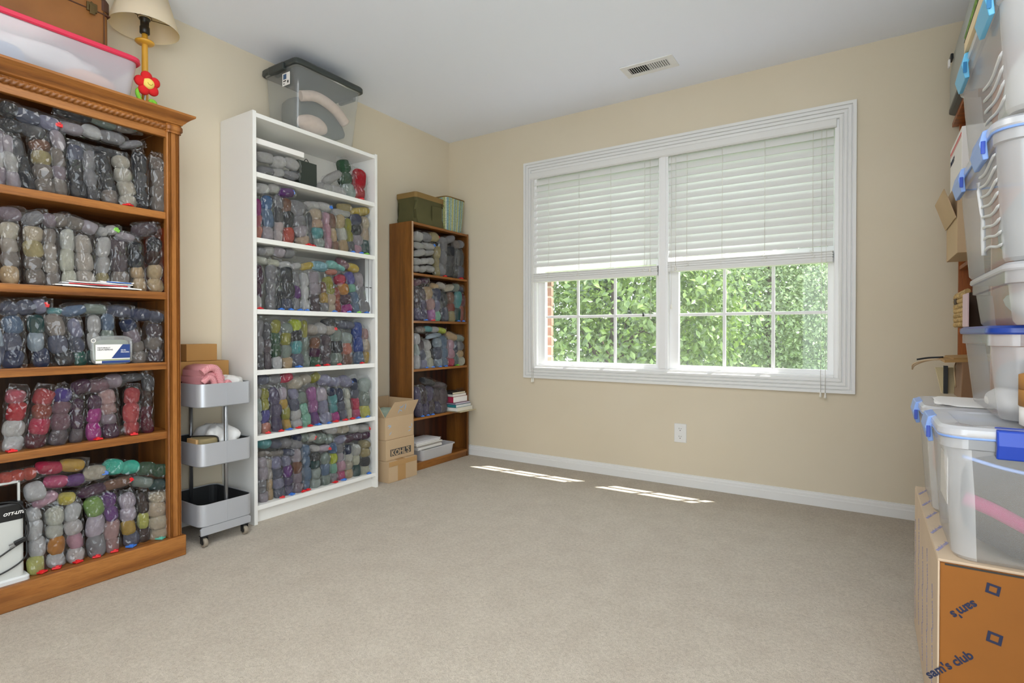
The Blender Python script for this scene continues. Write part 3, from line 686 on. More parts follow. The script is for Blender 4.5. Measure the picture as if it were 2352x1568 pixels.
YARN = """
o1u 0.3 1.44: -2.773 1.44 -2.779 1.624 0.03 mv-lg-mv; -2.74 1.44 -2.761 1.615 0.044 lm-lg-lm; -2.696 1.44 -2.737 1.612 0.04 ch-ch-dg; -2.655 1.44 -2.672 1.627 0.064 tp-tp-kh-br; -2.608 1.44 -2.619 1.672 0.05 tp-mv-tp-lm; -2.555 1.44 -2.567 1.636 0.057 ch-ch-sl; -2.505 1.44 -2.526 1.627 0.048 dg-gy-gy; -2.449 1.44 -2.485 1.633 0.056 tp-ch-ch; -2.389 1.44 -2.412 1.636 0.068 ig-ig-ig-ig r; -2.334 1.44 -2.348 1.665 0.053 ch-dg-ch; -2.273 1.44 -2.28 1.666 0.064 tp-tp-tp-tp
o1l 0.3 1.44: -2.775 1.655 -2.658 1.65 0.051 ch-dg; -2.774 1.71 -2.613 1.694 0.057 ch-sl-lv r; -2.605 1.702 -2.407 1.701 0.053 lm-wp-gy; -2.621 1.75 -2.357 1.76 0.048 ch-sg-tp t; -2.58 1.638 -2.432 1.642 0.033 dg-ch; -2.412 1.683 -2.342 1.706 0.033 gy
o2u 0.3 1.108: -2.75 1.108 -2.753 1.317 0.055 tn-tp-lt-cg; -2.685 1.108 -2.694 1.314 0.059 tp-tp-kh-pc; -2.634 1.108 -2.641 1.313 0.048 tp-lt-lt-tp; -2.584 1.108 -2.591 1.317 0.049 cr-cr-cr; -2.527 1.108 -2.54 1.302 0.066 lt-lt-lt; -2.473 1.108 -2.48 1.306 0.052 kh-lg-lg; -2.412 1.108 -2.427 1.304 0.066 tp-dm-dm; -2.347 1.108 -2.366 1.302 0.054 tn-tn-ch-ch; -2.292 1.108 -2.295 1.332 0.062 tn-tn-db-ch
o2l 0.3 1.108: -2.777 1.342 -2.724 1.352 0.055 mv; -2.715 1.336 -2.661 1.356 0.054 gy; -2.657 1.337 -2.594 1.357 0.06 mv-tp; -2.59 1.353 -2.5 1.336 0.055 tp-lm; -2.492 1.332 -2.43 1.342 0.042 lg-lg g; -2.429 1.323 -2.372 1.326 0.041 lm; -2.368 1.351 -2.288 1.369 0.07 dm
o3u 0.3 0.818: -2.779 0.818 -2.78 0.963 0.019 sl-lb; -2.742 0.818 -2.75 0.997 0.062 nv-sl-sb; -2.668 0.818 -2.691 0.998 0.055 nv-lb-dt; -2.599 0.818 -2.633 1.004 0.066 ch-sl-tp; -2.552 0.818 -2.572 0.988 0.049 gt-sl-lv; -2.507 0.818 -2.51 1.003 0.045 dt-lg-lg; -2.452 0.818 -2.466 1.009 0.05 sg-sg-sb; -2.346 0.818 -2.394 0.991 0.063 tp-tp-mv-nv; -2.291 0.818 -2.3 0.973 0.065 dm-tp-dm
o3l 0.3 0.818: -2.779 1.025 -2.656 1.039 0.056 sl-sl-lv r; -2.647 1.015 -2.609 1.018 0.033 te; -2.605 1.023 -2.47 1.035 0.049 sb-sg; -2.457 1.023 -2.387 1.025 0.055 sl; -2.383 1.018 -2.262 1.004 0.055 nv-sl
o4u 0.3 0.53: -2.752 0.53 -2.733 0.739 0.064 wp-wp-rd-rs r; -2.692 0.53 -2.658 0.733 0.065 bu-cm-bk-rr; -2.627 0.53 -2.6 0.732 0.061 dm-mb-mb-pb; -2.567 0.53 -2.559 0.688 0.045 dm-dp-dp; -2.513 0.53 -2.508 0.696 0.052 mg-mg-dp r; -2.454 0.53 -2.463 0.716 0.062 dp-mv-mp-mp; -2.388 0.53 -2.374 0.713 0.062 rr-rr-rr r; -2.325 0.53 -2.32 0.764 0.048 bu-bu-db-dg
o4l 0.3 0.53: -2.574 0.728 -2.421 0.751 0.061 dp-mb-mv; -2.417 0.756 -2.342 0.768 0.037 dg
o5u 0.3 0.084: -2.685 0.084 -2.692 0.316 0.056 yg-wg-wg-wg r; -2.627 0.084 -2.636 0.301 0.058 wg-or-cr-cr r; -2.57 0.084 -2.578 0.302 0.057 wp-pk-pw-wg r; -2.51 0.084 -2.509 0.306 0.064 gy-ll-gr r; -2.448 0.084 -2.46 0.312 0.056 mp-mp-pu-pu r; -2.386 0.084 -2.401 0.293 0.061 sl-mu-ll-ll b; -2.336 0.084 -2.347 0.28 0.047 db-ye-db; -2.266 0.084 -2.285 0.274 0.081 pc-pc-pc-pc t
o5l 0.3 0.084: -2.783 0.438 -2.688 0.441 0.049 oc-oc-oc; -2.684 0.45 -2.549 0.446 0.053 cm-oy; -2.66 0.4 -2.544 0.384 0.051 pr-pu; -2.54 0.407 -2.477 0.398 0.066 cg b; -2.556 0.336 -2.388 0.35 0.046 dp-br r; -2.475 0.422 -2.246 0.354 0.063 tq-tq-gd-gd; -2.376 0.338 -2.247 0.296 0.051 sg-dt; -2.714 0.37 -2.666 0.375 0.071 wg; -2.693 0.332 -2.629 0.345 0.052 pk; -2.621 0.326 -2.576 0.325 0.052 yo
w1u 0.235 1.727: -1.144 1.727 -1.144 1.901 0.118 rd-rd r; -1.212 1.727 -1.255 1.934 0.101 tg-gd-gd
w1l 0.235 1.727: -1.791 1.812 -1.556 1.827 0.066 lg-lg-lg; -1.791 1.75 -1.562 1.775 0.051 gy-lg-gy; -1.422 1.75 -1.242 1.756 0.066 lg-lg; -1.389 1.785 -1.27 1.847 0.059 lg
w2u 0.235 1.407: -1.787 1.407 -1.786 1.599 0.038 co-rs-mg; -1.729 1.407 -1.739 1.628 0.067 lm-sb-bl; -1.676 1.407 -1.675 1.641 0.055 pw-pw-dg-gy; -1.617 1.407 -1.628 1.635 0.066 oc-ch-br; -1.526 1.407 -1.574 1.615 0.096 pc-lm-gy-gy r; -1.478 1.407 -1.494 1.587 0.039 dg-dg r; -1.423 1.407 -1.455 1.616 0.084 tg-te-pc-pc; -1.359 1.407 -1.379 1.608 0.058 pk-pk-pk; -1.307 1.407 -1.341 1.609 0.054 br-tn-br; -1.249 1.407 -1.285 1.613 0.07 tn-cr-tn; -1.198 1.407 -1.227 1.6 0.054 dg-ol-ol b; -1.145 1.407 -1.174 1.639 0.078 pk-lm-ch-sl b; -1.086 1.407 -1.101 1.634 0.072 dt-pc-pc g
w2l 0.235 1.407: -1.796 1.651 -1.674 1.677 0.06 lg-lg; -1.669 1.671 -1.592 1.677 0.057 pu b; -1.605 1.617 -1.348 1.644 0.052 gy-lg-lg b; -1.292 1.658 -1.066 1.671 0.055 kh-yo; -1.323 1.626 -1.212 1.632 0.045 lg
w3u 0.235 1.056: -1.794 1.056 -1.782 1.271 0.048 lg-dp-dp r; -1.717 1.056 -1.719 1.282 0.056 gy-gy-gy; -1.674 1.056 -1.682 1.276 0.043 ch-ch-dg b; -1.622 1.056 -1.63 1.276 0.077 sl-ch-ch b; -1.565 1.056 -1.57 1.26 0.052 gy-pu-gy b; -1.515 1.056 -1.523 1.259 0.056 wg-wg-wg b; -1.454 1.056 -1.46 1.27 0.071 dm-dm-lm-lm; -1.394 1.056 -1.397 1.22 0.054 gy-mu-br; -1.343 1.056 -1.363 1.251 0.063 pc-pc-ol-ol b; -1.294 1.056 -1.311 1.193 0.049 bk-bk; -1.225 1.056 -1.286 1.269 0.08 mg-dp-or-cm b; -1.161 1.056 -1.22 1.292 0.068 sb-sb-mi-vi g; -1.091 1.056 -1.16 1.292 0.078 gy-gy-lm b
w3l 0.235 1.056: -1.8 1.343 -1.704 1.355 0.052 gy-lg; -1.702 1.35 -1.588 1.356 0.058 lm-gy; -1.803 1.301 -1.741 1.308 0.045 cr; -1.735 1.293 -1.673 1.302 0.043 cr; -1.671 1.287 -1.606 1.299 0.044 wp; -1.594 1.29 -1.545 1.295 0.045 lg; -1.539 1.295 -1.469 1.308 0.045 yo; -1.472 1.307 -1.376 1.309 0.059 sk; -1.373 1.326 -1.25 1.313 0.051 aq-aq; -1.373 1.281 -1.307 1.29 0.037 co; -1.303 1.345 -1.153 1.313 0.057 mb-yo
w4u 0.235 0.756: -1.784 0.756 -1.783 1.0 0.043 dg-gy-gy; -1.741 0.756 -1.74 0.988 0.043 dm-dm-dg; -1.687 0.756 -1.693 1.002 0.057 wp-gd-gd-ol; -1.627 0.756 -1.631 0.986 0.064 tn-sg-ol-sg; -1.564 0.756 -1.573 1.008 0.072 sl-te-ch-li b; -1.512 0.756 -1.521 1.0 0.049 sg-sg-ol; -1.453 0.756 -1.452 0.91 0.065 gd-dp-br r; -1.381 0.756 -1.38 0.923 0.068 dm-dm-dm r; -1.303 0.756 -1.305 0.957 0.077 sg-ch-sg r; -1.23 0.756 -1.242 0.937 0.08 br-co-tg; -1.146 0.756 -1.155 0.997 0.077 sb-rb-rb r; -1.084 0.756 -1.093 0.963 0.059 mu-pc-mp
w4l 0.235 0.756: -1.506 0.96 -1.323 0.961 0.069 lt-lg-lt r; -1.402 1.007 -1.183 0.979 0.053 ch-sl
w5u 0.235 0.433: -1.788 0.433 -1.789 0.659 0.036 lg-tg-tg-lg; -1.75 0.433 -1.755 0.656 0.051 co-vi-ol-ol r; -1.684 0.433 -1.707 0.656 0.066 vs-vs-vs r; -1.626 0.433 -1.659 0.652 0.053 mu-ol-mu-ll b; -1.565 0.433 -1.6 0.643 0.06 wp-wp-sl-lv r; -1.505 0.433 -1.544 0.62 0.057 mi-mi-sg r; -1.449 0.433 -1.481 0.637 0.059 pu-oh-oh b; -1.385 0.433 -1.409 0.631 0.072 lv-lv-ll b; -1.319 0.433 -1.344 0.626 0.058 mg-te-te-nv r; -1.262 0.433 -1.291 0.617 0.059 sl-sl-nv r; -1.21 0.433 -1.24 0.612 0.048 cr-cr-cr r; -1.16 0.433 -1.184 0.667 0.057 pr-cm-sl-nv b; -1.092 0.433 -1.107 0.661 0.092 ye-sg-tg b
w5l 0.235 0.433: -1.8 0.702 -1.6 0.705 0.06 sl-gy-cm; -1.617 0.671 -1.491 0.688 0.073 cg-cg; -1.486 0.692 -1.431 0.702 0.057 ol; -1.434 0.68 -1.209 0.649 0.071 lv-lv-lv b
w6u 0.235 0.09: -1.768 0.09 -1.771 0.312 0.057 lm-gy-lm-lm; -1.725 0.09 -1.735 0.294 0.036 tn-tn-lt-lt; -1.676 0.09 -1.693 0.298 0.063 sl-lv-sl-lv r; -1.619 0.09 -1.632 0.294 0.057 vs-vs-pu-lv b; -1.56 0.09 -1.573 0.321 0.063 mv-mv-br-lm r; -1.514 0.09 -1.515 0.331 0.057 sb-sb-sb-sb r; -1.453 0.09 -1.455 0.278 0.065 tg-tg-dt-ch; -1.386 0.09 -1.393 0.262 0.064 sg-sb-sg; -1.33 0.09 -1.337 0.31 0.061 gy-mi-li-bl r; -1.269 0.09 -1.29 0.302 0.062 pr-pk-lm-gy b; -1.226 0.09 -1.228 0.278 0.064 tn-cg-cr-nv; -1.162 0.09 -1.17 0.272 0.066 dt-cr-cr; -1.086 0.09 -1.097 0.288 0.081 cr-ch-kh-kh b
w6l 0.235 0.09: -1.796 0.387 -1.544 0.345 0.06 te-sl-gy-gy; -1.794 0.334 -1.652 0.314 0.032 tp-tp; -1.65 0.312 -1.587 0.307 0.042 sl; -1.594 0.378 -1.457 0.364 0.055 nv-sg-cr r; -1.457 0.364 -1.34 0.334 0.06 sg-sg; -1.483 0.309 -1.361 0.287 0.043 wp-ll r; -1.393 0.398 -1.06 0.36 0.06 lg-cg-lg-lg r; -1.315 0.319 -1.066 0.323 0.054 lv-dp-dp-dp
b1u 0.185 1.345: -0.379 1.345 -0.373 1.557 0.062 kh-kh-kh; -0.316 1.345 -0.305 1.607 0.084 gy-gy-gy r; -0.241 1.345 -0.218 1.571 0.11 ch-dg-ch; -0.163 1.345 -0.151 1.572 0.068 ch-ch; -0.094 1.345 -0.059 1.562 0.104 sl-ch r
b1l 0.185 1.345: -0.614 1.375 -0.409 1.391 0.052 lg-lg-lg; -0.614 1.426 -0.409 1.452 0.052 lg-lg-lg; -0.613 1.481 -0.409 1.506 0.05 lg-lg; -0.613 1.536 -0.409 1.559 0.053 lg-lg b; -0.613 1.6 -0.368 1.622 0.081 lg-gy-kh r; -0.357 1.6 -0.185 1.642 0.061 gy-gy; -0.185 1.6 -0.012 1.608 0.071 tp-gy
b2u 0.185 1.023: -0.582 1.023 -0.591 1.251 0.066 vs-dm-dm; -0.51 1.023 -0.548 1.241 0.073 vs-vs-dm b; -0.43 1.023 -0.48 1.259 0.09 oh-mp-tn r; -0.374 1.023 -0.384 1.252 0.103 mi-lv-sl; -0.285 1.023 -0.311 1.229 0.075 sl-ch; -0.219 1.023 -0.219 1.235 0.088 kh-bk-br; -0.164 1.023 -0.129 1.247 0.09 dt-te b; -0.095 1.023 -0.071 1.236 0.081 bk-bu b
b2l 0.185 1.023: -0.614 1.282 -0.47 1.306 0.052 mb-dp; -0.43 1.272 -0.295 1.278 0.058 tn-lt; -0.29 1.265 -0.191 1.272 0.056 cg; -0.186 1.283 -0.012 1.266 0.069 sg-nv
b3u 0.185 0.693: -0.58 0.693 -0.596 0.93 0.064 wg-tg-wg; -0.514 0.693 -0.558 0.885 0.088 lv-sl-dm b; -0.441 0.693 -0.503 0.877 0.09 cr-cr-lg b; -0.358 0.693 -0.376 0.899 0.083 lb-sl-lb b; -0.292 0.693 -0.31 0.914 0.086 sb-sb-sb b; -0.223 0.693 -0.223 0.889 0.089 cm-pk-pk; -0.166 0.693 -0.152 0.88 0.077 dt-nv g; -0.087 0.693 -0.086 0.871 0.12 cr-tn-gy
b3l 0.185 0.693: -0.585 0.96 -0.508 0.96 0.045 tp; -0.503 0.968 -0.279 0.957 0.046 te-lg-li; -0.48 0.922 -0.34 0.918 0.039 lb; -0.267 0.922 -0.032 0.892 0.067 tn-sg
b4u 0.185 0.36: -0.559 0.36 -0.592 0.558 0.076 vs-vs b; -0.498 0.36 -0.542 0.562 0.082 vs-dm b; -0.441 0.36 -0.47 0.556 0.086 dm-vs b; -0.359 0.36 -0.4 0.534 0.082 vs-dm; -0.292 0.36 -0.329 0.528 0.102 dm-dm
b4l 0.185 0.36: -0.531 0.614 -0.28 0.54 0.056 ch-dm
"""
seed = 100
for line in YARN.strip().splitlines():
    hd, body = line.split(': ')
    key, X, zs = hd.split(); case, shelf, kind = key[0], int(key[1]), key[2]
    rows = [r.split() for r in body.split('; ')]
    nrow = len(rows)
    ys = sorted(range(nrow), key=lambda q: float(rows[q][0]), reverse=(case in 'ob'))
    for q, r in enumerate(rows):
        seed += 1
        yarn_bag(case, shelf, kind, float(X), float(zs), *[float(v) for v in r[:5]], r[5].split('-'), r[6] if len(r) > 6 else '', ys.index(q), seed)
# ------------------------------------------------------------------ unseen glowing ceiling panel, added to fill the room with light
cl = thing('fill_panel', 'square fill panel with white diffuser, added out of view under the ceiling', 'light', (1.72, -2.75, H))
boxpart('frame', M['trim'], cl, 1.17, 2.27, -3.30, -2.20, H - .05, H, bevel=.004)
boxpart('diffuser', plain('fill_diffuser', '#fffaf0', .5, emit=1.0), cl, 1.20, 2.24, -3.27, -2.23, H - .054, H - .05, bevel=0)
ld = bpy.data.lights.new('fill_light', 'AREA'); ld.shape = 'SQUARE'; ld.size = 1.0; ld.energy = 5; ld.color = (.95, .97, 1.0)
lo = bpy.data.objects.new('fill_light', ld); COL.objects.link(lo); lo.parent = cl; lo.location = (0, 0, -.06)

# ------------------------------------------------------------------ things on the oak bookcase
M['lid_red'] = plain('red_lid', '#d3304f', .35); M['leather'] = plain('brown_leather', '#93602f', .55, bumpscale=90, bumpstr=.2, vary=.25, vscale=6)
M['brass'] = plain('old_brass', '#6b5a3a', .4, .8); M['stitch'] = plain('dark_leather_edge', '#4a2a16', .6)
def tub_shell(mb, cx, cy, z0, z1, hx, hy, taper, r, rib=0):
    rings = []
    for z, s in ((z0, taper), (z0 + .01, taper + .01), (z1 - .012, 1.0), (z1 - .010, 1.0), (z1, 1.0)):
        rings.append(rrect(cx, cy, hx * s, hy * s, r, z, 6))
    return mb.loft(rings, True, False, smooth=True)
def lid(mb, cx, cy, z0, z1, hx, hy, r):
    return mb.loft([rrect(cx, cy, hx + .004, hy + .004, r, z0, 6), rrect(cx, cy, hx + .008, hy + .008, r, z0 + .004, 6), rrect(cx, cy, hx + .007, hy + .007, r, z1 - .004, 6), rrect(cx, cy, hx, hy, r, z1, 6)], True, True, smooth=False)
t = thing('red_lid_tub', 'long clear underbed tub with red lid on top of oak bookcase', 'storage tub', (.20, -2.73, 1.853))
build('body', tub_shell(MB(), .20, -2.73, 1.853, 2.015, .155, .365, .93, .04), M['tubmilk'], t)
build('lid', lid(MB(), .20, -2.73, 2.008, 2.030, .157, .370, .045), M['lid_red'], t)
M['fab_blue'] = plain('blue_fabric', '#7fa0c4', .9, vary=.2); M['fab_grey'] = plain('grey_fabric', '#9a9a9c', .95, bumpscale=70, vary=.25); M['fab_orange'] = plain('peach_fabric', '#d9a27e', .95, vary=.2)
M['fab_white'] = plain('white_fabric', '#d8d5d2', .95, bumpscale=60, vary=.12); M['fab_dark'] = plain('charcoal_fabric', '#1d1b1d', .95, bumpscale=90, bumpstr=.4, vary=.4, vscale=14); M['fab_pink'] = plain('magenta_fabric', '#960c5e', .9, vary=.15)
for nm, c, r, m, lab in (('folded_cloth', (.20, -2.86, 1.905), (.12, .17, .045), 'fab_blue', 'blue cloth folded inside the red lidded tub'), ('folded_cloth', (.20, -2.50, 1.900), (.12, .10, .040), 'fab_orange', 'peach cloth inside the red lidded tub nearest the flower toy'), ('folded_cloth', (.19, -2.66, 1.950), (.11, .20, .045), 'fab_white', 'white cloth lying across the top inside the red lidded tub')):
    tag(build(nm, lump(c, r, hash(nm + m) % 99 if False else len(m) * 7, .10, power=3), M[m]), lab, 'cloth', 'cloths in the red-lidded tub')
t = thing('suitcase', 'old brown leather suitcase with dark corners on red lidded tub', 'suitcase', (.16, -2.75, 2.031))
sx, sy0, sy1, sz0, sz1 = .245, -3.05, -2.425, 2.031, 2.262
build('shell', MB().loft([rrect((.06 + sx) / 2, (sy0 + sy1) / 2, (sx - .06) / 2 - d, (sy1 - sy0) / 2 - d, .03, z, 5) for z, d in ((sz0, .006), (sz0 + .006, 0), (sz1 - .012, 0), (sz1 - .004, .004), (sz1, .012))]), M['leather'], t)
boxpart('seam_band', M['stitch'], t, .057, sx + .002, sy0 - .002, sy1 + .0015, 2.196, 2.201, bevel=.001)
for z0, z1 in ((sz1 - .050, sz1 - .001),):
    build('corner_guard', MB().loft([rrect((.06 + sx) / 2 + .06, sy1 - .02, .034 - d, .024 - d, .025, z, 5) for z, d in ((z0, 0), (z1 - .01, 0), (z1 + .002, .008))]), M['stitch'], t)
la = build('latch', MB().box(sx, sx + .008, -2.505, -2.470, 2.188, 2.222).box(sx + .008, sx + .013, -2.497, -2.478, 2.176, 2.212), M['brass'], t, bevel=.002)
build('rivet', MB().lathe([(.004, 0), (.003, .004)], (sx + .004, -2.488, 2.222), 8), M['brass'], la)
boxpart('strap_line', M['stitch'], t, sx, sx + .0012, -2.447, -2.444, sz0 + .01, sz1 - .04, bevel=0)
# lamp
M['lampyel'] = plain('yellow_lamp_paint', '#d7a137', .35); M['socket'] = plain('black_socket', '#1f1d1a', .4)
k = N('lamp_shade_cloth'); k.b.inputs['Base Color'].default_value = lin('#f6efdc'); k.b.inputs['Roughness'].default_value = .8
tl = k.n('ShaderNodeBsdfTranslucent'); tl.inputs[0].default_value = lin('#f4dd92'); mx = k.n('ShaderNodeMixShader'); mx.inputs[0].default_value = .4
k.l(k.b.outputs[0], mx.inputs[1]); k.l(tl.outputs[0], mx.inputs[2]); k.l(mx.outputs[0], k.out.inputs['Surface']); M['shade'] = k.m
LX, LY = .15, -2.257
t = thing('table_lamp', 'yellow candlestick lamp with cream shade on oak bookcase', 'lamp', (LX, LY, 1.853))
build('base', MB().lathe([(.062, 0), (.062, .008), (.045, .018), (.018, .03), (.012, .045)], (LX, LY, 1.853), 28), M['lampyel'], t)
build('stem', MB().lathe([(.0125, .04), (.0125, .21), (.0115, .335), (.0115, .380)], (LX, LY, 1.853), 20), M['lampyel'], t)
build('drip_dish', MB().lathe([(.012, .335), (.030, .338), (.037, .344), (.036, .349), (.022, .350), (.012, .362)], (LX, LY, 1.853), 28), M['lampyel'], t)
so = build('bulb_socket', MB().lathe([(.013, .380), (.019, .384), (.019, .410), (.0165, .414), (.0165, .440), (.021, .442), (.021, .448), (.012, .45)], (LX, LY, 1.853), 20), M['socket'], t)
build('shade', MB().lathe([(.130, .402), (.1305, .404), (.085, .560), (.083, .560), (.128, .406)], (LX, LY, 1.853), 48, False, False), M['shade'], t)
build('shade_ring', MB().tube([(LX + .026 * math.cos(a), LY + .026 * math.sin(a), 1.853 + .452) for a in [q * PI / 12 for q in range(25)]], .0015, 6).tube([(LX, LY + .026, 2.305), (LX, LY + .112, 2.32)], .0015, 6).tube([(LX, LY - .026, 2.305), (LX, LY - .112, 2.32)], .0015, 6), M['brass'], so)
# plush flower
M['petal'] = plain('red_plush', '#cf1f22', .95, bumpscale=120, bumpstr=.3); M['petal_c'] = plain('yellow_plush', '#ecd36c', .95, bumpscale=120, bumpstr=.3); M['stalk'] = plain('green_plush', '#7fc23a', .95, bumpscale=120, bumpstr=.3); M['pot'] = plain('brown_felt', '#7a5030', .95)
FX, FY, FZ = .310, -2.318, 1.957
t = thing('plush_flower', 'red plush flower with yellow centre and curly green stalk', 'toy', (FX - .01, -2.315, 1.853))
nrm = Vector((.93, .0, -.1)).normalized(); ua = Vector((0, 1, 0)); ub = nrm.cross(ua).normalized()
for i in range(5):
    a = 2 * PI * i / 5 + .5; c = Vector((FX, FY, FZ)) + ua * .029 * math.cos(a) + ub * .029 * math.sin(a)
    mb = lump((0, 0, 0), (.0150, .0215, .0215), i, .03, 16, 10)
    mb.v = [Vector(p) + c for p in mb.v]; build('petal', mb, M['petal'], t)
fc = build('flower_centre', lump((FX + .008, FY, FZ), (.015, .022, .022), 9, .02, 18, 10), M['petal_c'], t)
build('smile_line', MB().tube(bez([(FX + .0235, FY + .009 * math.cos(a), FZ - .001 + .008 * math.sin(a)) for a in [PI + q * PI / 6 for q in range(7)]], 14), .0009, 5), plain('tan_thread', '#c39a3a', .9), fc)
build('stalk', MB().tube(bez([(FX - .012, FY - .018, FZ - .018), (FX - .010, FY - .034, FZ - .040), (FX - .006, FY - .026, FZ - .070), (FX - .01, FY - .004, FZ - .095), (FX - .012, FY + .0, FZ - .104)], 30), .008, 10), M['stalk'], t)
build('leaf', MB().tube(bez([(FX - .01, FY + .004, FZ - .098), (FX - .006, FY + .022, FZ - .088), (FX - .004, FY + .026, FZ - .070), (FX - .002, FY + .014, FZ - .066), (FX, FY + .010, FZ - .080)], 24), [.006 + .006 * math.sin(PI * q / 24) for q in range(30)][:25], 10), M['stalk'], t)
build('pot', MB().lathe([(.012, 0), (.017, .03), (.015, .035)], (FX - .03, FY + .002, 1.853), 14), M['pot'], t)
build('cord_stem', MB().tube([(FX - .03, FY + .002, 1.885), (FX - .02, FY, FZ - .03), (FX - .010, FY, FZ)], .004, 8), M['fab_white'], t)

# things in the oak bookcase
t = thing('desk_lamp', 'grey and black folded task lamp with trailing plug at foot of oak bookcase', 'lamp', (.315, -2.80, .084))
M['lampgrey'] = plain('light_grey_plastic', '#c4c6c2', .4); M['lampfoot'] = plain('pale_grey_plastic', '#d0d2d2', .4)
build('foot', MB().loft([rrect(.315, -2.800, .037 - d, .083 - d, .015, z) for z, d in ((.084, 0), (.098, 0), (.104, .004))]), M['lampfoot'], t)
build('housing', MB().loft([rrect(.315, -2.803, .028 - d, .072 - d, .014, z) for z, d in ((.104, 0), (.30, 0), (.304, .0))]), M['lampgrey'], t)
cap = build('head', MB().loft([rrect(.315, -2.803, .029 - d, .073 - d, .014, z) for z, d in ((.300, 0), (.352, 0), (.358, .004))]), M['black'], t)
put_text('lettering', 'OTT-LITE', .0135, M['paper'], cap, (.3446, -2.788, .3195), (0, 1, 0), (0, 0, 1), shear=.3, bold=.0005)
build('handle_frame', MB().box(.310, .320, -2.742, -2.735, .345, .428).box(.310, .320, -2.875, -2.735, .420, .428).box(.310, .320, -2.875, -2.868, .345, .428), M['lampgrey'], t, bevel=.002)
cord = MB().tube(bez([(.335, -2.87, .362), (.338, -2.79, .366), (.343, -2.742, .350), (.347, -2.727, .300), (.348, -2.722, .26), (.352, -2.733, .228), (.350, -2.77, .205), (.35, -2.83, .17)], 60), .0028, 8)
cord.tube(bez([(.347, -2.88, .125), (.349, -2.80, .128), (.348, -2.735, .160), (.330, -2.722, .20), (.32, -2.724, .27), (.33, -2.726, .33)], 50), .0028, 8)
cd = build('power_cord', cord, M['black'], t)
pl = build('plug', MB().obox((.353, -2.745, .226), (.012, .034, .016), Matrix.Rotation(.3, 3, 'X')), M['black'], t, bevel=.003)
build('prong', MB().obox((.354, -2.768, .222), (.0015, .016, .005), Matrix.Rotation(.3, 3, 'X')).obox((.354, -2.766, .212), (.0015, .016, .005), Matrix.Rotation(.3, 3, 'X')), M['steel'], pl)
fd = boxpart('paper_folder', plain('orange_red_card', '#b04a24', .5), None, .10, .335, -2.2445, -2.2385, 1.108, 1.386, bevel=.001)
tag(fd, 'thin orange-red folder standing against the side of the oak bookcase', 'folder')
zb = [((.345, -2.64, -2.36, 1.110, 1.118), 'paper', 'clear white'), ((.344, -2.62, -2.40, 1.1185, 1.125), 'red', 'red edged'), ((.342, -2.60, -2.39, 1.1255, 1.132), 'paper', 'pale lilac'), ((.340, -2.50, -2.385, 1.1325, 1.139), 'blue', 'blue edged')]
for i, ((x, y0, y1, z0, z1), m, w_) in enumerate(zb):
    b = thing('flat_zip_bag', '%s empty zip bag in the flat pile before the cream yarn' % w_, 'zip bag', (.30, (y0 + y1) / 2, z0), 'flat empty zip bags on the oak shelf')
    build('sheet', MB().loft([[(.26, y, z0 + h), (x, y, z0 + h), (x, y, z0 + h + .004), (.26, y, z0 + h + .004)] for y, h in [(y0 + (y1 - y0) * q / 8, (z1 - z0 - .004) * .5 * (1 + math.sin(q * 1.3 + i))) for q in range(9)]]), M['paper'] if m != 'red' else M['paperg'], b)
    boxpart('zip_strip', M[m], b, x, x + .003, y0 + .02, y1 - .01, z0 + .001, z0 + .004, bevel=.0005)
t = thing('label_pouch', 'clear hanging pouch with white and blue label among blue yarn', 'pouch', (.338, -2.465, .818))
pm = lump((.338, -2.462, .873), (.010, .072, .056), 4, .05, 20, 12, 4.5); build('pouch', pm, M['tub'], t)
build('pouch_filling', lump((.333, -2.462, .868), (.006, .062, .046), 6, .05, 20, 12, 4), plain('green_grey_filling', '#8e9488', .9), t)
lb = boxpart('label', M['paper'], t, .3475, .3485, -2.520, -2.405, .824, .895, bevel=0)
build('blue_corner', MB().prism([(.3490, -2.468, .842), (.3490, -2.405, .842), (.3490, -2.405, .895), (.3490, -2.430, .895)], (.0006, 0, 0)), plain('label_blue', '#27407c', .5), lb)
build('label_band', MB().box(.3486, .3494, -2.520, -2.405, .834, .838), plain('label_green', '#8f9a6b', .5), lb)
build('label_band', MB().box(.3486, .3494, -2.50, -2.405, .824, .833), bpy.data.materials['label_blue'], lb)
put_text('lettering', 'NATURALLY\nHELPS REMOVE', .0075, M['ink'], lb, (.3490, -2.514, .880), (0, 1, 0), (0, 0, 1))
put_text('lettering', '99.9%\nPROVEN', .0075, M['paper'], lb, (.3498, -2.437, .870), (0, 1, 0), (0, 0, 1))
build('hang_hole', MB().tube([(.349, -2.527 + .007 * math.cos(a), .910 + .007 * math.sin(a)) for a in [q * PI / 8 for q in range(17)]], .0018, 6), M['paper'], t)

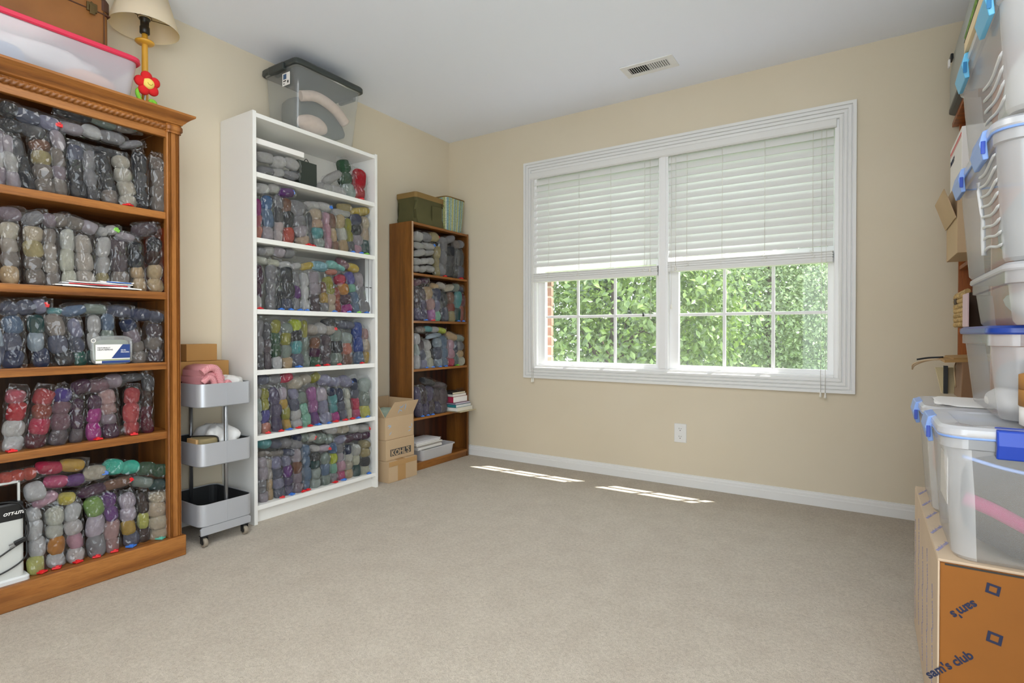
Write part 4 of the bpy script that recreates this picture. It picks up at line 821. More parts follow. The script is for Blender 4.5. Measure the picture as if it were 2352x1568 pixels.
# ------------------------------------------------------------------ metal cart between the bookcases
CX0, CX1, CY0, CY1 = .03, .358, -2.142, -1.893
ccx, ccy, chx, chy = (CX0 + CX1) / 2, (CY0 + CY1) / 2, (CX1 - CX0) / 2, (CY1 - CY0) / 2
t = thing('metal_cart', 'grey metal three tier rolling cart between two bookcases', 'cart', (ccx, ccy, 0))
for z0, z1 in ((.610, .714), (.350, .452), (.086, .185)):
    tr = build('tray', MB().loft([rrect(ccx, ccy, chx - .004, chy - .004, .030, z0), rrect(ccx, ccy, chx, chy, .034, z0 + .004), rrect(ccx, ccy, chx, chy, .034, z1), rrect(ccx, ccy, chx - .003, chy - .003, .032, z1), rrect(ccx, ccy, chx - .003, chy - .003, .032, z0 + .006)], True, True, smooth=False), M['metal'], t)
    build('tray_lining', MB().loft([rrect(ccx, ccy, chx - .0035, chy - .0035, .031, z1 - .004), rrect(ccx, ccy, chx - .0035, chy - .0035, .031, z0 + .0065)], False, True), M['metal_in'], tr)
    boxpart('tray_seam', M['metal'], tr, CX1 - .001, CX1 + .0007, ccy - .002, ccy + .002, z0 + .006, z1 - .003, bevel=0)
for x in (CX1 - .013, CX0 + .013): build('pole', MB().tube([(x, ccy, .06), (x, ccy, .70)], .0085, 14), M['steel'], t)
for y in (CY0 + .03, CY1 - .03): pass
build('base_bracket', MB().prism([(CX1 - .012, CY0 + .006, .050), (CX1 - .012, CY0 + .004, .078), (CX1 - .012, CY0 + .014, .086), (CX1 - .012, CY1 - .022, .086), (CX1 - .012, CY1 - .012, .078), (CX1 - .012, CY1 - .014, .050)], (.010, 0, 0)), M['metal'], t, bevel=.001)
build('base_bracket', MB().prism([(CX0 + .002, CY0 + .01, .050), (CX0 + .002, CY0 + .01, .086), (CX0 + .002, CY1 - .02, .086), (CX0 + .002, CY1 - .02, .050)], (.010, 0, 0)), M['metal'], t, bevel=.001)
for x, y in ((CX1 - .012, CY0 + .022), (CX1 - .012, CY1 - .040), (CX0 + .02, CY0 + .022), (CX0 + .02, CY1 - .040)):
    c = build('caster', MB().box(x - .012, x + .014, y - .014, y + .014, .046, .050).box(x - .008, x + .012, y - .0125, y - .0105, .016, .047).box(x - .008, x + .012, y + .0105, y + .0125, .016, .047), M['black'], t)
    wr = [[(x + .004 + r * math.cos(a), y + dy, .0205 + r * math.sin(a)) for a in [2 * PI * q / 20 for q in range(20)]] for dy, r in ((-.009, .017), (-.007, .020), (.007, .020), (.009, .017))]
    wv = build('wheel', MB().loft(wr, smooth=True), M['rubber'], c)
    wh2 = [[(x + .004 + r * math.cos(a), y + dy, .0205 + r * math.sin(a)) for a in [2 * PI * q / 16 for q in range(16)]] for dy, r in ((-.0098, .011), (.0098, .011))]
    build('hub', MB().loft(wh2, smooth=True), M['black'], wv)
# contents of the cart
def carton(name, label, m, x0, x1, y0, y1, z0, z1, tape=None, seam=True, cat='box'):
    t = thing(name, label, cat, ((x0 + x1) / 2, (y0 + y1) / 2, z0))
    boxpart('body', m, t, x0, x1, y0, y1, z0, z1, bevel=.002)
    if seam: boxpart('flap_seam', M['ink'], t, x0 + .003, x1 - .003, (y0 + y1) / 2 - .0006, (y0 + y1) / 2 + .0006, z1 - .0005, z1 + .0004, bevel=0)
    if tape: boxpart('tape', M['tape'], t, *tape, bevel=0)
    return t
carton('cardboard_box', 'small tan cardboard box on top of another behind cart cloths', M['kraft'], .035, .12, -2.075, -1.930, .806, .886)
carton('cardboard_box', 'wider tan cardboard box resting across back of cart top tray', M['kraft'], .032, .135, -2.12, -1.880, .715, .805)
M['gingham'] = None
k = N('pink_check_cloth'); vec = k.coords(); ch = k.n('ShaderNodeTexChecker'); ch.inputs['Scale'].default_value = 330; ch.inputs['Color1'].default_value = lin('#bf6f78'); ch.inputs['Color2'].default_value = lin('#dca5a7'); k.l(vec, ch.inputs['Vector']); k.l(ch.outputs['Color'], k.b.inputs['Base Color']); k.b.inputs['Roughness'].default_value = .95; k.bump(k.noise(vec, 90, 2), .2, .002); M['gingham'] = k.m
t = thing('checked_cloth', 'pink checked cloth folded in top tray of metal cart', 'cloth', (.27, -2.08, .64))
def fold_cloth(name, m, t, c, L, W, n, th, seed):
    R = random.Random(seed); mb = MB()
    for i in range(n):
        z = c[2] + i * th; pts = []
        for q in range(15):
            u = q / 14; y = c[1] + (u - .5) * L * (1 - .06 * i); pts.append((y, z + .012 * math.sin(PI * u) * (1 + i * .35) + .004 * math.sin(u * 9 + seed + i)))
        x0, x1 = c[0] - W / 2 + R.uniform(-.01, .01), c[0] + W / 2 + R.uniform(-.012, .006)
        rings = []
        for y, zz in pts: rings.append([(x0, y, zz), (x1 - .006, y, zz), (x1, y, zz + th * .25), (x1, y, zz + th * .75), (x1 - .006, y, zz + th), (x0, y, zz + th)])
        mb.loft(rings, smooth=True)
    return build(name, mb, m, t)
fold_cloth('folded_layers', M['gingham'], t, (.255, -2.070, .640), .12, .17, 5, .026, 3)
build('rolled_edge', MB().tube(bez([(.345, -2.125, .765), (.345, -2.09, .785), (.342, -2.060, .775), (.340, -2.045, .74), (.338, -2.035, .70), (.335, -2.03, .66)], 24), .016, 12).tube(bez([(.342, -2.12, .72), (.346, -2.095, .742), (.345, -2.075, .73), (.342, -2.066, .70), (.338, -2.062, .66)], 20), .013, 12).tube(bez([(.34, -2.025, .66), (.342, -2.015, .71), (.338, -2.0, .715), (.33, -1.985, .70)], 16), .011, 10), M['gingham'], t)
M['bagwhite'] = plain('white_plastic_film', '#dedddb', .35, vary=.1)
tag(build('plastic_sack', lump((.25, -1.950, .696), (.075, .050, .045), 21, .22, 30, 18, 2.2, 7), M['bagwhite']), 'crumpled white plastic sack in top tray of metal cart', 'sack')
tag(build('plastic_sack', lump((.20, -1.985, .425), (.13, .075, .085), 33, .22, 32, 20, 2.2, 8), M['bagwhite']), 'crumpled white plastic sack in middle tray of metal cart', 'sack')
t = thing('zip_case', 'olive and tan zip case tucked in middle tray of metal cart', 'case', (.30, -2.085, .36))
build('body', MB().loft([rrect(.285, -2.085, .055 - d, .045 - d, .02, z) for z, d in ((.358, .004), (.362, 0), (.462, 0), (.470, .006))]), plain('olive_tan_cloth', '#8d7f5c', .8, vary=.2), t)
build('end_panel', MB().loft([rrect(.285, -2.134, .050 - d, .006, .005, z) for z, d in ((.365, 0), (.470, .01))]), plain('tan_leatherette', '#b08d5e', .6), t)
build('zipper', MB().tube(bez([(.235, -2.12, .474), (.285, -2.085, .476), (.338, -2.055, .474), (.342, -2.05, .44)], 20), .003, 6), M['black'], t)

# ------------------------------------------------------------------ grey-lidded tub on the white bookcase
t = thing('grey_lid_tub', 'clear storage tub with dark green grey lid on white bookcase', 'storage tub', (.165, -1.40, 2.0135))
M['lid_dark'] = plain('dark_green_grey_lid', '#353a38', .4)
rings = [rrect(.165, -1.405, .115, .185, .02, 2.0135), rrect(.165, -1.405, .120, .192, .025, 2.022), rrect(.165, -1.395, .140, .214, .03, 2.325), rrect(.165, -1.395, .145, .219, .03, 2.330), rrect(.165, -1.395, .145, .219, .03, 2.345)]
build('body', MB().loft(rings, True, False, smooth=True), M['tub'], t)
ld_ = build('lid', MB().loft([rrect(.165, -1.395, .152, .228, .03, 2.330), rrect(.165, -1.395, .156, .232, .03, 2.334), rrect(.165, -1.395, .155, .231, .03, 2.356), rrect(.165, -1.395, .148, .224, .03, 2.364), rrect(.165, -1.395, .130, .205, .03, 2.364), rrect(.165, -1.395, .127, .202, .03, 2.358)]), M['lid_dark'], t, bevel=.002)
for yy, s in ((-1.628, -1), (-1.162, 1)): build('lid_clip', MB().box(.10, .23, yy - .012, yy + .012, 2.312, 2.352), M['lid_dark'], t, bevel=.006)
st = boxpart('price_sticker', M['paper'], t, .196, .258, -1.6185, -1.6170, 2.235, 2.300, bevel=0)
st.matrix_local = Matrix.Translation((0, 0.0, 0)) @ Matrix.Rotation(0, 4, 'X')
build('sticker_picture', MB().box(.205, .230, -1.6195, -1.6180, 2.268, 2.294), plain('sticker_blue', '#3c5a80', .6), st)
build('sticker_print', MB().box(.205, .228, -1.6195, -1.6180, 2.256, 2.261).box(.205, .215, -1.6195, -1.6180, 2.243, 2.247).box(.238, .248, -1.6195, -1.6180, 2.245, 2.258), M['ink'], st)
M['knit_pink'] = plain('pale_pink_knit', '#d9c3b4', .98, bumpscale=140, bumpstr=.6, vary=.15, vscale=60); M['knit_grey'] = plain('grey_green_knit', '#565c59', .98, bumpscale=120, bumpstr=.6, vary=.3)
tag(build('knit_scarf', MB().tube(bez([(.24, -1.54, 2.205), (.262, -1.47, 2.222), (.266, -1.39, 2.213), (.266, -1.32, 2.185), (.258, -1.255, 2.145)], 40), .028, 14), M['knit_pink']), 'rolled pale pink knit arching inside the grey lidded tub', 'knitwear')
tag(build('knit_ball', lump((.235, -1.46, 2.075), (.045, .095, .050), 4, .06), M['knit_pink']), 'pale pink knitted bundle at bottom of the grey lidded tub', 'knitwear')
tag(build('knit_sweater', lump((.155, -1.40, 2.13), (.095, .17, .10), 14, .10, power=3), M['knit_grey']), 'grey green knitted garment behind pink knits in tub', 'knitwear')

# ------------------------------------------------------------------ small things in the white bookcase
carton('flat_white_box', 'flat white cardboard box lying on grey yarn, top shelf of white bookcase', M['paper'], .06, .262, -1.812, -1.535, 1.872, 1.900, seam=False)
t = thing('gift_bag', 'dark green paper gift bag standing on top shelf of white bookcase', 'paper bag', (.16, -1.47, 1.727)); M['gift'] = plain('dark_green_paper', '#2b332c', .5)
gx, gy = .175, -1.478
build('bag', MB().loft([rrect(gx, gy, .050, .055, .002, 1.727, 2), rrect(gx, gy, .046, .056, .002, 1.80, 2), rrect(gx, gy, .040, .060, .002, 1.872, 2)], True, False), M['gift'], t)
build('handle', MB().tube(bez([(gx + .03, gy - .02, 1.868), (gx + .028, gy, 1.89), (gx + .03, gy + .02, 1.868)], 16), .002, 6), M['black'], t)
for i, (y0, y1, z1, c) in enumerate(((-1.113, -1.085, 1.385, '#a9a9ab'), (-1.083, -1.058, 1.388, '#c4c4c6'))):
    t = thing('silver_binder', ('darker' if i == 0 else 'paler') + ' silver slab standing at far end of white bookcase third shelf', 'binder', (.19, y0, 1.056))
    boxpart('cover', plain('silver_%d' % i, c, .28, .7), t, .06, .262, y0, y1, 1.056, z1, bevel=.002)
    boxpart('label_line', M['ink'], t, .262, .2626, y0 + .004, y1 - .004, 1.21, 1.215, bevel=0)

# ------------------------------------------------------------------ boxes between white and brown bookcases
t = carton('cardboard_box', 'low taped cardboard box on the carpet under the other two boxes', M['kraft2'], .03, .290, -.948, -.692, 0, .132, seam=False)
build('tape', MB().box(.2903, .2909, -.870, -.800, .002, .0995).box(.04, .2905, -.870, -.800, .1322, .1328), M['tape'], t)
build('tape', MB().box(.2904, .2912, -.947, -.693, .100, .1305), M['tape'], t)
t = carton('cardboard_box', 'cardboard box with dark shop name panel, middle of the corner stack', M['kraft2'], .02, .262, -.945, -.690, .133, .262)
pnl = boxpart('name_panel', plain('dark_grey_print', '#4a4641', .85), t, .2625, .2632, -.908, -.722, .157, .200, bevel=0)
put_text('lettering', "KOHL'S", .050, M['kraft2'], pnl, (.2636, -.902, .1610), (0, 1, 0), (0, 0, 1), bold=.0013)
t = thing('cardboard_box', 'open cardboard box printed with pale blue leaves, top of corner stack', 'box', (.135, -.82, .2635))
x0, x1, y0, y1, z0, z1 = .02, .255, -.945, -.692, .2635, .402
sq = lambda d, z: [(x1 - d, y1 - d, z), (x0 + d, y1 - d, z), (x0 + d, y0 + d, z), (x1 - d, y0 + d, z)]
build('body', MB().loft([sq(0, z0), sq(0, z1), sq(.004, z1), sq(.004, z0 + .004)]), M['kraft2'], t)
build('flap', MB().prism([(x1 - .002, y0 + .003, z1), (x1 - .002, y1 - .003, z1), (x1 + .030, y1 + .02, z1 + .095), (x1 + .030, y0 + .055, z1 + .098)], (-.003, 0, .001)), M['kraft2'], t)
build('flap', MB().prism([(x0 + .002, y0 + .003, z1), (x0 + .002, y1 - .003, z1), (x0 + .012, y1 - .003, z1 + .11), (x0 + .012, y0 + .003, z1 + .11)], (.003, 0, 0)), M['kraft2'], t)
build('flap', MB().prism([(x0 + .003, y0, z1), (x1 - .003, y0, z1), (x1 - .003, y0 - .055, z1 + .085), (x0 + .003, y0 - .055, z1 + .085)], (0, .003, .001)), M['kraft2'], t)
build('flap', MB().prism([(x0 + .003, y1 - .003, z1), (x1 - .003, y1 - .003, z1), (x1 - .003, y1 + .006, z1 + .10), (x0 + .003, y1 + .006, z1 + .10)], (0, .003, 0)), M['kraft2'], t)
leafp = MB(); R = random.Random(5)
for cy, cz, n_ in ((-.91, .325, 4), (-.715, .315, 3)):
    for i in range(n_):
        a = R.uniform(0, 6); L_ = .018; c = Vector((x1 + .0006 + i * .0001, cy + R.uniform(-.012, .012), cz + R.uniform(-.03, .03))); d1 = Vector((0, math.cos(a), math.sin(a))) * L_; d2 = Vector((0, -math.sin(a), math.cos(a))) * .004
        leafp.add([c - d1, c + d2, c + d1, c - d2], [(0, 1, 2, 3)])
for i in range(7):
    a = R.uniform(-.4, .8) + (i % 3) * 1.0; u = .3 + .4 * R.random(); c = Vector((x1 - .002 + .032 * u + .0012 + i * .0002, -.80 + R.uniform(-.035, .04), z1 + .097 * u + .001)); d1 = Vector((0, math.cos(a), math.sin(a) * .95)) * .02; d2 = Vector((0, -math.sin(a), math.cos(a) * .95)) * .0045; d1.x = d1.z * .33; d2.x = d2.z * .33
    leafp.add([c - d1, c + d2, c + d1, c - d2], [(0, 1, 2, 3)])
build('leaf_print', leafp, plain('pale_blue_print', '#9fb0c2', .85), t, kind='stuff')
tag(build('yarn_sack', lump((.130, -.82, .375), (.095, .105, .075), 8, .1), plain('pastel_mixed_yarn', '#9fb0a0', .95, vary=.35, vscale=25)), 'rounded pastel bundle rising from open cardboard box', 'bundle')

# ------------------------------------------------------------------ brown bookcase: top and lower shelves
M['canvas'] = plain('olive_canvas', '#55512f', .9, bumpscale=150, bumpstr=.2, vary=.15, vscale=10); M['canvas_rim'] = plain('tan_canvas_rim', '#84693a', .85)
t = thing('canvas_bin', 'olive green canvas bin with tan rim on brown bookcase', 'bin', (.10, -.46, 1.689))
def crump(cx, cy, hx, hy, z, seed, amp):
    R = random.Random(seed); ring = rrect(cx, cy, hx, hy, .02, z, 6); n = len(ring)
    return [(p[0] + amp * math.sin(3 * 6.28 * i / n + seed) * .7, p[1] + amp * math.cos(4 * 6.28 * i / n + seed * 2), p[2] + amp * .3 * math.sin(2 * 6.28 * i / n)) for i, p in enumerate(ring)]
build('body', MB().loft([crump(.115, -.455, .095, .150, 1.689, 1, 0), crump(.110, -.455, .088, .146, 1.730, 2, .013), crump(.105, -.460, .082, .140, 1.790, 3, .017), crump(.110, -.455, .090, .145, 1.845, 4, .006), crump(.110, -.455, .092, .148, 1.872, 4, .002)], True, False, smooth=True), M['canvas'], t)
build('rim', MB().loft([crump(.110, -.455, .094, .150, 1.868, 4, .002), crump(.110, -.455, .095, .152, 1.880, 4, .001), crump(.110, -.455, .095, .152, 1.904, 4, .001), crump(.110, -.455, .091, .148, 1.905, 4, .001), crump(.110, -.455, .089, .146, 1.868, 4, .001)], False, False, smooth=False), M['canvas_rim'], t)
boxpart('pocket', M['canvas'], t, .204, .2065, -.44, -.335, 1.715, 1.835, bevel=.001)
build('strap_ring', MB().tube([(.210, -.330 + .009 * math.cos(a), 1.855 + .009 * math.sin(a)) for a in [q * PI / 8 for q in range(17)]], .0016, 6), M['brass'], t)
k = N('woven_blue_green'); vec = k.coords(scale=(1, 1, 1)); sepx = k.n('ShaderNodeSeparateXYZ'); k.l(vec, sepx.inputs[0])
at = k.n('ShaderNodeMath', operation='ARCTAN2'); k.l(sepx.outputs['Y'], at.inputs[0]); k.l(sepx.outputs['X'], at.inputs[1])
cmb = k.n('ShaderNodeCombineXYZ'); m1_ = k.n('ShaderNodeMath', operation='MULTIPLY'); m1_.inputs[1].default_value = 10.0; k.l(at.outputs[0], m1_.inputs[0]); m2_ = k.n('ShaderNodeMath', operation='MULTIPLY'); m2_.inputs[1].default_value = 95; k.l(sepx.outputs['Z'], m2_.inputs[0])
k.l(m1_.outputs[0], cmb.inputs[0]); k.l(m2_.outputs[0], cmb.inputs[1])
vo = k.n('ShaderNodeTexVoronoi', feature='F1', distance='MANHATTAN'); vo.inputs['Scale'].default_value = 1.0; vo.inputs['Randomness'].default_value = .1; k.l(cmb.outputs[0], vo.inputs['Vector'])
sx_ = k.n('ShaderNodeSeparateXYZ'); k.l(cmb.outputs[0], sx_.inputs[0]); md = k.n('ShaderNodeMath', operation='MODULO'); md.inputs[1].default_value = 6.0
ad_ = k.n('ShaderNodeMath', operation='ADD'); ad_.inputs[1].default_value = 60.0; k.l(sx_.outputs['X'], ad_.inputs[0]); k.l(ad_.outputs[0], md.inputs[0]); dv = k.n('ShaderNodeMath', operation='DIVIDE'); dv.inputs[1].default_value = 6.0; k.l(md.outputs[0], dv.inputs[0])
stripe = k.ramp(dv.outputs[0], [(.0, lin('#7fa9b8')), (.18, lin('#c3c79c')), (.34, lin('#a8ab4e')), (.5, lin('#cfd2b8')), (.68, lin('#5f97ad')), (.86, lin('#b9b866')), (1.0, lin('#7fa9b8'))])
cc = k.mix(stripe, lin('#1d3446'), k.ramp(vo.outputs['Distance'], [(.34, (1, 1, 1, 1)), (.42, (0, 0, 0, 1))]))
k.l(cc, k.b.inputs['Base Color']); k.b.inputs['Roughness'].default_value = .7; k.bump(vo.outputs['Distance'], .6, .004); M['weave'] = k.m
t = thing('woven_basket', 'woven basket in blue, green and cream beside canvas bin', 'basket', (.115, -.175, 1.689))
build('body', MB().loft([rrect(.115, -.178, .085, .098, .035, 1.689, 7), rrect(.115, -.176, .092, .108, .04, 1.80, 7), rrect(.115, -.173, .098, .116, .04, 1.935, 7), rrect(.115, -.173, .093, .111, .04, 1.935, 7), rrect(.115, -.176, .082, .098, .035, 1.70, 7)], True, True, smooth=True), M['weave'], t)
build('rim_cord', MB().tube([(p[0], p[1], 1.937) for p in rrect(.115, -.173, .0965, .1145, .04, 0, 9)] + [rrect(.115, -.173, .0965, .1145, .04, 1.937, 9)[0]], .005, 8), M['canvas_rim'], t)
bk = [((.08, .315, -.262, -.066, .361, .366), '#d8cfb8', 'thin wide buff sheet pad at bottom of the book pile'), ((.07, .285, -.258, -.070, .3665, .392), '#e3dfd2', 'white paperback second from bottom of the book pile'), ((.07, .270, -.255, -.072, .3925, .412), '#e0dfdd', 'white covered book with teal spine in the book pile'), ((.075, .262, -.252, -.075, .4125, .424), '#d3c9d4', 'mauve grey magazine in the book pile'), ((.075, .240, -.250, -.078, .4245, .468), '#f0eeeb', 'thick white book with crimson spine in the book pile'), ((.08, .235, -.248, -.085, .4685, .486), '#e6e3de', 'white book near top of the book pile'), ((.08, .23, -.246, -.09, .4865, .500), '#dcd2b8', 'buff notebook on top of the book pile')]
for i, (q, c, lab) in enumerate(bk):
    t = thing('book', lab, 'book', (q[0], q[2], q[4]), 'books piled on the brown bookcase')
    boxpart('pages', plain('page_%d' % i, c, .85), t, q[0] + .002, q[1] - .002, q[2] + .003, q[3] - .002, q[4] + .001, q[5] - .001, bevel=.0005)
    cvc = ['#cbbf9f', '#e8e6e0', '#2f7f86', '#8a7d92', '#a02848', '#c9c4bd', '#2c2c2e'][i]
    build('cover', MB().box(q[0], q[1], q[2], q[3], q[4], q[4] + .001).box(q[0], q[1], q[2], q[3], q[5] - .001, q[5]).box(q[0], q[1], q[2], q[2] + .002, q[4], q[5]), plain('cover_%d' % i, cvc, .5), t)
sp = thing('eyeglasses', 'black wire spectacles resting on top of the book pile', 'glasses', (.15, -.15, .500))
for s in (-1, 1): build('lens_rim', MB().tube([(.225, -.155 + s * .022 + .017 * math.cos(a), .5145 + .013 * math.sin(a)) for a in [q * PI / 8 for q in range(17)]], .0012, 6), M['black'], sp)
build('temple', MB().tube([(.225, -.194, .516), (.14, -.194, .503)], .0012, 6).tube([(.225, -.116, .516), (.14, -.116, .503)], .0012, 6).tube([(.225, -.16, .516), (.225, -.15, .516)], .0012, 6), M['black'], sp)
t = thing('plastic_bin', 'shallow white translucent plastic bin on bottom shelf of brown bookcase', 'bin', (.125, -.38, .052))
build('body', MB().loft([rrect(.125, -.385, .085, .165, .02, .052), rrect(.125, -.385, .094, .178, .025, .122), rrect(.125, -.385, .102, .186, .028, .124), rrect(.125, -.385, .102, .186, .028, .131)], True, False, smooth=True), M['binwhite'], t)
pp = [(.132, .150, '#dcdad6', 'buff lower wad of papers on white plastic bin'), (.151, .158, '#b9b1a8', 'grey brown folder between paper wads on plastic bin'), (.159, .176, '#e6e4e1', 'white upper wad of papers on plastic bin'), (.177, .186, '#efedf0', 'loose white sheets atop papers on plastic bin')]
for i, (z0, z1, c, lab) in enumerate(pp):
    t = thing('paper_pile', lab, 'papers', (.12, -.44, z0), 'papers on the plastic bin')
    for j in range(3):
        R = random.Random(i * 7 + j); dz = (z1 - z0) / 3
        boxpart('sheets', plain('sheets_%d_%d' % (i, j), c, .9), t, .03 + R.uniform(0, .01), .205 - i * .006 + R.uniform(-.006, .006), -.60 + R.uniform(0, .012), -.33 + R.uniform(-.02, .01), z0 + j * dz, z0 + (j + 1) * dz - .0004, bevel=0)
# ------------------------------------------------------------------ orange bookcase on the right wall
t = thing('orange_bookcase', 'orange-brown veneer bookcase on the right wall behind stacked totes', 'bookcase', (3.29, -.47, 0))
boxpart('side_panel', M['org_z'], t, 3.155, 3.43, -.065, -.045, 0, 1.945, bevel=.001); boxpart('side_panel', M['org_z'], t, 3.155, 3.43, -.90, -.88, 0, 1.945, bevel=.001)
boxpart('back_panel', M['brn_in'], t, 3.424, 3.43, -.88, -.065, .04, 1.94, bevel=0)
for z in (.06, .38, .68, .962, 1.256): boxpart('shelf', M['org_z'], t, 3.158, 3.424, -.88, -.065, z - .018, z, bevel=.001)
boxpart('top_panel', M['org_z'], t, 3.130, 3.435, -.92, -.03, 1.927, 1.948, bevel=.002)
# grey hard case on top
M['case'] = plain('grey_hard_case', '#a9aca6', .45, bumpscale=200, bumpstr=.1)
t = thing('hard_case', 'grey rounded hard carrying case on top of orange bookcase', 'case', (3.25, -.36, 1.949))
build('shell', MB().loft([rrect(3.262, -.38, .155 - d, .26 - d, .05, z, 7) for z, d in ((1.962, .0), (2.12, 0), (2.22, .012), (2.29, .03), (2.34, .06), (2.36, .10))], smooth=True), M['case'], t)
build('base', MB().loft([rrect(3.262, -.38, .150, .255, .05, 1.9485, 7), rrect(3.262, -.38, .157, .262, .05, 1.954, 7), rrect(3.262, -.38, .157, .262, .05, 1.968, 7)]), plain('dark_grey_rim', '#4b4c4a', .5), t)
la = build('latch', MB().box(3.099, 3.110, -.27, -.22, 2.165, 2.19), M['black'], t, bevel=.004)
build('latch_tab', MB().box(3.092, 3.100, -.26, -.235, 2.135, 2.17), M['paper'], la, bevel=.003)
# mailing box, carton, basket, paper bags
t = thing('mailing_box', 'white mailing box with red stripe and small print above tan carton', 'box', (3.25, -.42, 1.545))
boxpart('body', M['paper'], t, 3.102, 3.40, -.62, -.262, 1.5445, 1.755, bevel=.002)
build('stripe', MB().box(3.1010, 3.1022, -.61, -.27, 1.728, 1.735).box(3.1010, 3.1022, -.61, -.27, 1.720, 1.722), M['red'], t)
put_text('lettering', 'PRIORITY', .03, M['navy_ink'], t, (3.1008, -.28, 1.675), (0, -1, 0), (0, 0, 1), shear=.2)
t = thing('cardboard_box', 'tan carton with outward flap on the orange bookcase', 'box', (3.24, -.43, 1.257))
boxpart('body', M['kraft2'], t, 3.090, 3.40, -.62, -.265, 1.257, 1.543, bevel=.002)
build('flap', MB().prism([(3.088, -.265, 1.40), (3.088, -.61, 1.40), (3.050, -.61, 1.518), (3.050, -.265, 1.518)], (-.003, 0, -.001)), M['kraft2'], t)
t = thing('wicker_basket', 'small dark and tan wicker basket on orange bookcase', 'basket', (3.25, -.42, .963)); M['wicker'] = plain('tan_wicker', '#c9a56c', .8, vary=.5, vscale=30); M['wicker_d'] = plain('dark_wicker', '#3c2a1b', .8)
build('lining', MB().box(3.130, 3.395, -.60, -.285, .963, 1.10), M['wicker_d'], t)
ww = MB(); R = random.Random(2)
for i in range(7):
    z = .974 + i * .0195
    for j in range(11):
        y = -.292 - j * .028; ww.tube([(3.127, y - .013, z + .003), (3.121 - .002 * (j % 2), y, z + (.004 if (i + j) % 2 else -.002)), (3.127, y + .013, z - .002)], [.006, .0095, .006], 7)
    for j in range(9):
        x = 3.14 + j * .028; ww.tube([(x - .012, -.282, z), (x, -.277, z + .002), (x + .012, -.282, z)], [.006, .0095, .006], 7)
build('weave', ww, M['wicker'], t, kind='stuff')
build('rim', MB().tube([(3.126, -.285, 1.104), (3.126, -.60, 1.106)], .010, 8).tube([(3.126, -.285, 1.104), (3.39, -.285, 1.104)], .010, 8), M['wicker'], t)
build('handle_hole', MB().box(3.1105, 3.118, -.40, -.33, 1.062, 1.088), M['wicker_d'], t, bevel=.006)
tag(boxpart('pink_card', plain('pale_pink_card', '#cdb3b8', .8), None, 3.108, 3.113, -.75, -.62, .963, 1.09), 'pale pink card standing beside the wicker basket', 'card')
t = thing('paper_bag', 'kraft paper bag folded flat with handles hanging over the edge', 'paper bag', (3.15, -.52, .80))
build('sheet', MB().prism([(3.050, -.42, .826), (3.050, -.66, .822), (3.40, -.66, .842), (3.40, -.42, .846)], (0, 0, .010)).prism([(3.070, -.44, .838), (3.080, -.64, .834), (3.40, -.64, .855), (3.40, -.44, .86)], (0, 0, .006)), plain('kraft_paper', '#a9834f', .85, vary=.15), t)
build('handle', MB().tube(bez([(3.052, -.47, .830), (3.0, -.475, .818), (2.965, -.48, .800), (2.955, -.485, .782)], 20), .003, 6).tube(bez([(3.052, -.55, .83), (3.0, -.53, .824), (2.960, -.49, .806), (2.955, -.485, .782)], 20), .003, 6), M['kraft2'], t)
build('black_handle', MB().tube(bez([(3.06, -.50, .838), (3.01, -.50, .834), (2.97, -.505, .826)], 14), .004, 6), M['black'], t)
t = thing('paper_bag', 'brown paper bag with looped string handle on orange bookcase', 'paper bag', (3.22, -.55, .681)); 
build('bag', MB().loft([rrect(3.235, -.56, .135, .10, .002, .681, 2), rrect(3.235, -.56, .130, .10, .002, .80, 2), rrect(3.235, -.56, .132, .10, .002, .8245, 2)], True, False), plain('brown_paper', '#8a6a4e', .85, vary=.1), t)
build('handle', MB().tube(bez([(3.098, -.53, .815), (3.092, -.55, .80), (3.090, -.575, .77), (3.092, -.58, .74), (3.095, -.56, .72)], 24), .0025, 6), M['kraft2'], t)
t = thing('paper_bag', 'cream paper bag leaning by the brown one on orange bookcase', 'paper bag', (3.12, -.42, .681))
build('bag', MB().prism([(3.040, -.40, .79), (3.062, -.40, .681), (3.40, -.40, .681), (3.40, -.40, .80)], (0, -.03, 0)), plain('cream_paper', '#cdbd96', .85), t)
build('opening', MB().box(3.066, 3.08, -.46, -.435, .682, .80), M['black'], t)

# ------------------------------------------------------------------ big printed carton under the totes
SX0, SX1, SY0, SY1, SZ = 2.925, 3.425, -1.905, -1.212, .444
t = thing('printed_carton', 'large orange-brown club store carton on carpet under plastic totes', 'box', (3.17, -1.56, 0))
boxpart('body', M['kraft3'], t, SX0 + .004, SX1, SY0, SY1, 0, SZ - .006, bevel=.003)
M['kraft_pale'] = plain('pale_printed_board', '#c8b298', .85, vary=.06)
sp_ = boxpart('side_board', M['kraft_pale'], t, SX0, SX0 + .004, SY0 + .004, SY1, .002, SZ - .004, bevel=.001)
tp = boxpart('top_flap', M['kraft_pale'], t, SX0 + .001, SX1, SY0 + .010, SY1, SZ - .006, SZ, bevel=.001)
build('flap_gap', MB().box(SX0 + .012, SX1 - .01, SY0 - .0006, SY0 + .003, SZ - .0085, SZ - .0055), M['ink'], t)
def club(x, z, ang, body="sam's club", size=.036, dia=True, flip=False):
    a = math.radians(ang); xd = Vector((math.cos(a), 0, math.sin(a))); yd = Vector((-math.sin(a), 0, math.cos(a)))
    put_text('lettering', body, size, M['navy_ink'], t, (x, SY0 - .0006, z), xd, yd, bold=.0007)
